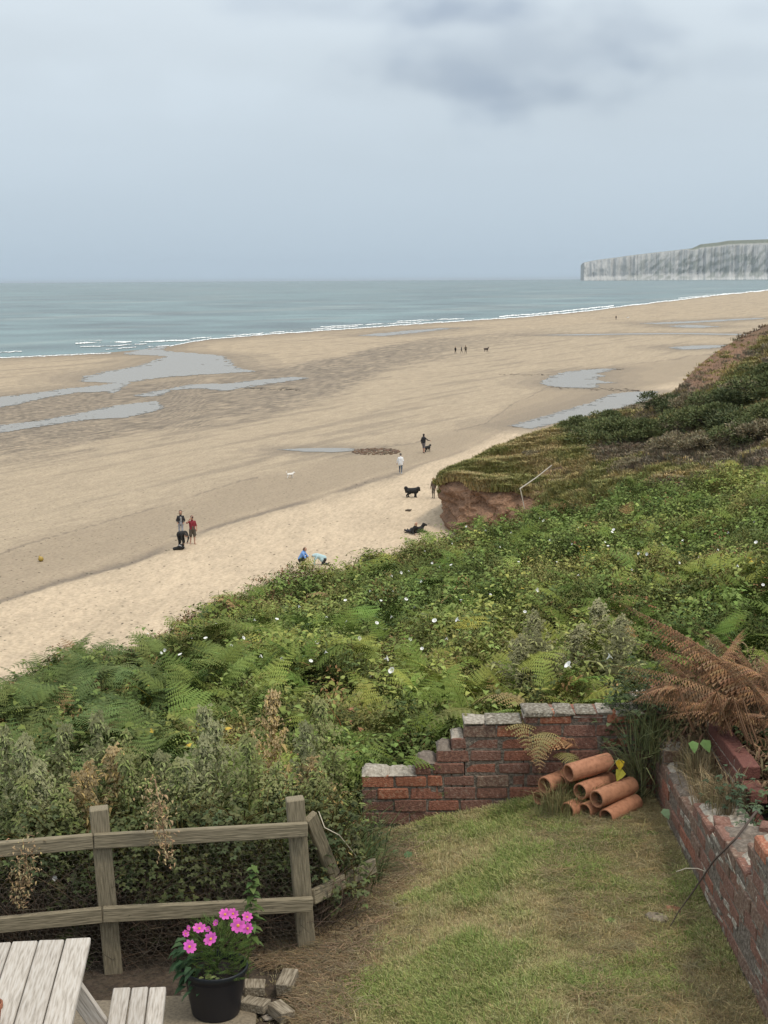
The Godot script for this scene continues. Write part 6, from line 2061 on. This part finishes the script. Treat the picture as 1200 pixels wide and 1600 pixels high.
func make_people() -> void:
	var black := Color(0.012, 0.012, 0.014)
	var dark := Color(0.022, 0.022, 0.028)
	# the three by the dry edge
	figure("person", "person in dark red shirt and camouflage shorts standing barefoot, hand raised to cap", "person", 301, 850, 0.4, stander(1.80, Color(0.20, 0.018, 0.028), Color(0.075, 0.06, 0.045), Color(0.05, 0.035, 0.025), {"shorts": true, "bare_arms": true, "shoe": SKIN, "elbow": [Vector3(-0.36, 1.36, 0.12), Vector3(0.27, 1.12, -0.02)], "hand": [Vector3(-0.18, 1.60, 0.2), Vector3(0.26, 0.88, 0.06)], "extra": [[Vector3(0, 1.70, 0.06), Vector3(0, 1.68, 0.17), 0.06, 0.03, Color(0.03, 0.03, 0.035)], [Vector3(-0.10, 0.86, 0), Vector3(-0.12, 0.58, 0.02), 0.10, 0.10, Color(0.075, 0.06, 0.045)], [Vector3(0.10, 0.86, 0), Vector3(0.14, 0.58, 0.02), 0.10, 0.10, Color(0.06, 0.055, 0.045)]]}))
	figure("person", "person standing in black hooded jacket with white print and grey trousers", "person", 283, 839, 0.1, stander(1.70, Color(0.02, 0.02, 0.024), Color(0.28, 0.29, 0.32), Color(0.03, 0.022, 0.018), {"elbow": [Vector3(-0.27, 1.14, 0.0), Vector3(0.27, 1.14, 0.0)], "hand": [Vector3(-0.20, 0.98, 0.14), Vector3(0.20, 0.98, 0.14)], "extra": [[Vector3(0, 1.34, 0.105), Vector3(0.03, 1.10, 0.12), 0.05, 0.045, Color(0.28, 0.28, 0.27)], [Vector3(0, 1.60, -0.04), Vector3(0, 1.72, -0.02), 0.1, 0.1, Color(0.02, 0.02, 0.024)]]}))
	figure("person", "person in black clothes bending double to the sand", "person", 284, 857, 0.7, [
		[Vector3(-0.13, 0.85, -0.12), Vector3(-0.13, 0.45, 0.0), 0.13, 0.085, black], [Vector3(0.13, 0.85, -0.12), Vector3(0.14, 0.45, 0.02), 0.13, 0.085, black],
		[Vector3(-0.13, 0.45, 0.0), Vector3(-0.14, 0.06, -0.10), 0.08, 0.06, black], [Vector3(0.14, 0.45, 0.02), Vector3(0.15, 0.06, -0.08), 0.08, 0.06, black],
		[Vector3(-0.14, 0.05, -0.12), Vector3(-0.15, 0.04, 0.06), 0.045, 0.04, Color(0.4, 0.4, 0.4)], [Vector3(0.15, 0.05, -0.10), Vector3(0.16, 0.04, 0.08), 0.045, 0.04, Color(0.5, 0.5, 0.5)],
		[Vector3(-0.06, 0.92, -0.14), Vector3(-0.08, 1.0, 0.30), 0.16, 0.16, black], [Vector3(0.06, 0.92, -0.14), Vector3(0.08, 1.0, 0.30), 0.16, 0.16, black],
		[Vector3(-0.2, 0.96, 0.34), Vector3(-0.24, 0.68, 0.40), 0.07, 0.055, black], [Vector3(-0.24, 0.68, 0.40), Vector3(-0.14, 0.42, 0.46), 0.05, 0.04, black],
		[Vector3(0.2, 0.96, 0.34), Vector3(0.25, 0.70, 0.42), 0.07, 0.055, black], [Vector3(0.25, 0.70, 0.42), Vector3(0.12, 0.44, 0.48), 0.05, 0.04, black],
		[Vector3(-0.14, 0.42, 0.46), Vector3(-0.12, 0.33, 0.48), 0.036, 0.025, SKIN], [Vector3(0.12, 0.44, 0.48), Vector3(0.10, 0.35, 0.5), 0.036, 0.025, SKIN],
		[Vector3(0, 0.98, 0.36), Vector3(0, 0.92, 0.50), 0.07, 0.06, SKIN], [Vector3(0, 0.90, 0.52), Vector3(0, 0.86, 0.58), 0.09, 0.08, SKIN], [Vector3(0, 0.95, 0.54), Vector3(0, 0.90, 0.60), 0.09, 0.08, Color(0.03, 0.025, 0.02)]], 0.032)
	var bag := figure("beach_bag", "black bag with pale print lying on sand at bending person's feet", "bag", 281, 857.5, 0.3, [[Vector3(-0.30, 0.10, 0.05), Vector3(0.22, 0.14, 0.0), 0.10, 0.13, black], [Vector3(-0.02, 0.2, 0.08), Vector3(0.16, 0.30, 0.05), 0.10, 0.08, black], [Vector3(0.0, 0.30, 0.12), Vector3(0.10, 0.24, 0.14), 0.05, 0.04, Color(0.32, 0.32, 0.33)]], 0.035)
	bag.position += Vector3(0, 0, 0.35)
	# children digging
	figure("person", "child in blue top and black trousers crouching to dig in the sand", "person", 472, 881, 1.2, [
		[Vector3(-0.10, 0.22, -0.10), Vector3(-0.13, 0.36, 0.18), 0.10, 0.075, black], [Vector3(0.10, 0.22, -0.10), Vector3(0.13, 0.36, 0.18), 0.10, 0.075, black],
		[Vector3(-0.13, 0.36, 0.18), Vector3(-0.12, 0.05, 0.05), 0.07, 0.05, black], [Vector3(0.13, 0.36, 0.18), Vector3(0.12, 0.05, 0.05), 0.07, 0.05, black],
		[Vector3(-0.12, 0.04, 0.02), Vector3(-0.12, 0.04, 0.16), 0.04, 0.035, SKIN], [Vector3(0.12, 0.04, 0.02), Vector3(0.12, 0.04, 0.16), 0.04, 0.035, SKIN],
		[Vector3(0, 0.28, -0.12), Vector3(0, 0.66, 0.10), 0.145, 0.14, Color(0.16, 0.32, 0.66)],
		[Vector3(-0.14, 0.66, 0.12), Vector3(-0.18, 0.42, 0.30), 0.055, 0.045, Color(0.16, 0.32, 0.66)], [Vector3(-0.18, 0.42, 0.30), Vector3(-0.08, 0.16, 0.42), 0.038, 0.03, SKIN],
		[Vector3(0.14, 0.66, 0.12), Vector3(0.18, 0.42, 0.30), 0.055, 0.045, Color(0.16, 0.32, 0.66)], [Vector3(0.18, 0.42, 0.30), Vector3(0.08, 0.14, 0.42), 0.038, 0.03, SKIN],
		[Vector3(0, 0.70, 0.14), Vector3(0, 0.84, 0.2), 0.05, 0.06, SKIN], [Vector3(0, 0.86, 0.22), Vector3(0, 0.90, 0.22), 0.085, 0.085, SKIN], [Vector3(0, 0.91, 0.18), Vector3(0, 0.87, 0.15), 0.095, 0.09, Color(0.12, 0.07, 0.04)]])
	figure("person", "child in pale turquoise hooded coat kneeling on all fours on the sand", "person", 500, 883, -1.5, [
		[Vector3(-0.10, 0.34, -0.28), Vector3(-0.11, 0.08, -0.16), 0.11, 0.075, dark], [Vector3(0.10, 0.34, -0.28), Vector3(0.11, 0.08, -0.16), 0.11, 0.075, dark],
		[Vector3(-0.11, 0.08, -0.16), Vector3(-0.12, 0.06, -0.46), 0.06, 0.045, dark], [Vector3(0.11, 0.08, -0.16), Vector3(0.12, 0.06, -0.46), 0.06, 0.045, dark],
		[Vector3(0, 0.42, -0.24), Vector3(0, 0.56, 0.16), 0.16, 0.15, Color(0.38, 0.52, 0.55)], [Vector3(-0.08, 0.34, -0.16), Vector3(0.08, 0.34, -0.12), 0.14, 0.14, Color(0.38, 0.52, 0.55)],
		[Vector3(-0.14, 0.54, 0.16), Vector3(-0.18, 0.30, 0.30), 0.06, 0.05, Color(0.38, 0.52, 0.55)], [Vector3(-0.18, 0.30, 0.30), Vector3(-0.12, 0.08, 0.34), 0.048, 0.04, Color(0.38, 0.52, 0.55)],
		[Vector3(0.14, 0.54, 0.16), Vector3(0.18, 0.30, 0.30), 0.06, 0.05, Color(0.38, 0.52, 0.55)], [Vector3(0.18, 0.30, 0.30), Vector3(0.12, 0.08, 0.34), 0.048, 0.04, Color(0.38, 0.52, 0.55)],
		[Vector3(-0.12, 0.08, 0.34), Vector3(-0.11, 0.03, 0.38), 0.034, 0.025, SKIN], [Vector3(0.12, 0.08, 0.34), Vector3(0.11, 0.03, 0.38), 0.034, 0.025, SKIN],
		[Vector3(0, 0.60, 0.28), Vector3(0, 0.58, 0.36), 0.105, 0.10, Color(0.42, 0.56, 0.58)], [Vector3(0, 0.54, 0.40), Vector3(0, 0.53, 0.42), 0.075, 0.07, SKIN]])
	# lying on the sand by the clay face
	figure("person", "pale haired person in black leaning on an elbow on the sand", "person", 645, 834, -1.1, [
		[Vector3(-0.85, 0.10, 0.1), Vector3(-0.42, 0.14, 0.05), 0.06, 0.08, dark], [Vector3(-0.85, 0.10, -0.1), Vector3(-0.42, 0.13, -0.06), 0.06, 0.08, dark], [Vector3(-0.42, 0.14, 0.05), Vector3(-0.02, 0.16, 0.05), 0.09, 0.12, dark], [Vector3(-0.42, 0.13, -0.06), Vector3(-0.02, 0.16, -0.05), 0.09, 0.12, dark],
		[Vector3(-0.95, 0.08, 0.1), Vector3(-0.92, 0.17, 0.1), 0.045, 0.04, black], [Vector3(-0.95, 0.08, -0.1), Vector3(-0.92, 0.17, -0.1), 0.045, 0.04, black],
		[Vector3(0.0, 0.18, 0), Vector3(0.34, 0.46, 0), 0.16, 0.15, black], [Vector3(0.34, 0.46, 0.14), Vector3(0.44, 0.16, 0.22), 0.06, 0.05, black], [Vector3(0.44, 0.16, 0.22), Vector3(0.68, 0.07, 0.2), 0.045, 0.035, black], [Vector3(0.34, 0.46, -0.14), Vector3(0.40, 0.14, -0.22), 0.06, 0.05, black], [Vector3(0.40, 0.14, -0.22), Vector3(0.60, 0.07, -0.18), 0.045, 0.035, black],
		[Vector3(0.68, 0.07, 0.2), Vector3(0.76, 0.06, 0.19), 0.034, 0.024, SKIN], [Vector3(0.6, 0.07, -0.18), Vector3(0.68, 0.06, -0.17), 0.034, 0.024, SKIN],
		[Vector3(0.38, 0.54, 0), Vector3(0.43, 0.68, 0), 0.055, 0.06, SKIN], [Vector3(0.45, 0.72, 0), Vector3(0.46, 0.75, 0), 0.085, 0.085, SKIN], [Vector3(0.42, 0.74, 0), Vector3(0.38, 0.60, 0.0), 0.10, 0.07, Color(0.52, 0.42, 0.28)]], 0.032)
	figure("dog", "black dog lying on the sand beside the leaning person", "dog", 652, 832, 0.2, [
		[Vector3(-0.35, 0.18, 0), Vector3(0.25, 0.22, 0), 0.17, 0.18, black], [Vector3(0.25, 0.26, 0), Vector3(0.42, 0.48, 0), 0.13, 0.10, black], [Vector3(0.44, 0.52, 0), Vector3(0.62, 0.47, 0), 0.11, 0.06, black], [Vector3(0.40, 0.60, 0.07), Vector3(0.38, 0.48, 0.11), 0.035, 0.03, black], [Vector3(0.40, 0.60, -0.07), Vector3(0.38, 0.48, -0.11), 0.035, 0.03, black],
		[Vector3(0.2, 0.1, 0.12), Vector3(0.62, 0.05, 0.13), 0.06, 0.045, black], [Vector3(0.2, 0.1, -0.12), Vector3(0.62, 0.05, -0.13), 0.06, 0.045, black], [Vector3(-0.3, 0.1, 0.15), Vector3(0.0, 0.06, 0.2), 0.09, 0.05, black], [Vector3(-0.4, 0.14, 0), Vector3(-0.85, 0.05, 0.08), 0.06, 0.04, black]], 0.032)
	# walkers
	figure("person", "person in white jacket and blue jeans walking away along the sand", "person", 626, 740, 2.9, stander(1.72, Color(0.74, 0.75, 0.77), Color(0.055, 0.095, 0.15), Color(0.10, 0.085, 0.075), {"stride": 0.12, "long_top": true, "shoe": Color(0.5, 0.52, 0.55), "elbow": [Vector3(-0.26, 1.12, -0.02), Vector3(0.30, 1.12, 0.02)], "hand": [Vector3(-0.22, 0.90, 0.10), Vector3(0.34, 0.88, 0.02)], "extra": [[Vector3(-0.07, 0.82, 0), Vector3(-0.08, 1.3, 0), 0.13, 0.13, Color(0.74, 0.75, 0.77)], [Vector3(0.07, 0.82, 0), Vector3(0.08, 1.3, 0), 0.13, 0.13, Color(0.74, 0.75, 0.77)]]}), 0.032)
	figure("person", "person in black top and grey shorts walking with an arm held out", "person", 662, 708, 2.6, stander(1.82, Color(0.016, 0.016, 0.022), Color(0.15, 0.14, 0.15), Color(0.03, 0.025, 0.025), {"stride": 0.13, "shorts": true, "elbow": [Vector3(-0.40, 1.22, 0.05), Vector3(0.28, 1.12, 0.0)], "hand": [Vector3(-0.66, 1.16, 0.12), Vector3(0.26, 0.88, 0.08)], "extra": [[Vector3(0, 1.05, 0.0), Vector3(0, 1.38, 0), 0.17, 0.18, Color(0.016, 0.016, 0.022)]]}), 0.032)
	figure("dog", "black dog trotting beside the person in grey shorts", "dog", 668, 706, 0.9, dog_bones(0.55, 0.66, black, 1.05), 0.034)
	figure("dog", "big shaggy black dog walking alone on the dry sand", "dog", 644, 777, -0.15, dog_bones(0.64, 0.74, black, 1.5, {"head": Vector3(0.48, 0.70, 0.03), "muzzle": Vector3(0.11, -0.15, 0.03), "back": Color(0.03, 0.03, 0.034), "tail": [Vector3(-0.48, 0.70, 0), Vector3(-0.47, 0.38, 0)], "bushy": 1.3}), 0.034)
	figure("dog", "small white dog running over the open sand", "dog", 453.5, 747, 0.5, dog_bones(0.40, 0.52, Color(0.72, 0.70, 0.66), 1.05, {"tail": [Vector3(-0.34, 0.50, 0), Vector3(-0.36, 0.62, 0)]}), 0.026)
	figure("person", "person in brown leaning half hidden against the bare clay face", "person", 677.5, 778.5, -0.6, stander(1.55, Color(0.10, 0.065, 0.045), Color(0.14, 0.115, 0.09), Color(0.05, 0.03, 0.02), {"stride": 0.05}), 0.034)
	# far group and far walker
	figure("person", "distant walker in black coat nearest the bright surf group", "person", 711.5, 553, 0.6, stander(1.65, black, black, black, {"long_top": true}), 0.05)
	figure("person", "distant walker in dark jacket and pale scarf in mid stride", "person", 721, 552, 1.4, stander(1.55, dark, black, Color(0.4, 0.38, 0.35), {"stride": 0.26}), 0.05)
	figure("person", "distant tall walker in olive jacket and dark trousers", "person", 727.5, 552.5, 0.4, stander(1.85, Color(0.10, 0.075, 0.05), black, Color(0.06, 0.04, 0.03), {"stride": 0.16}), 0.05)
	figure("dog", "distant dark dog trotting ahead of the walkers", "dog", 759.5, 549.5, 0.4, dog_bones(0.8, 0.9, Color(0.05, 0.035, 0.03), 1.1), 0.05)
	figure("person", "lone distant walker in dark clothes near the far surf", "person", 962.5, 500, 0.2, stander(1.85, Color(0.045, 0.03, 0.03), black, Color(0.12, 0.05, 0.04), {"stride": 0.15}), 0.06)
	figure("dog", "tiny white dog beside the lone distant walker", "dog", 981, 498, 0.2, dog_bones(0.6, 0.8, Color(0.6, 0.6, 0.58), 1.1), 0.06)
	figure("person", "farthest walker, a dark speck at the water's edge", "person", 1096.5, 465.5, 0.2, stander(1.9, black, black, black, {"long_top": true}), 0.08)
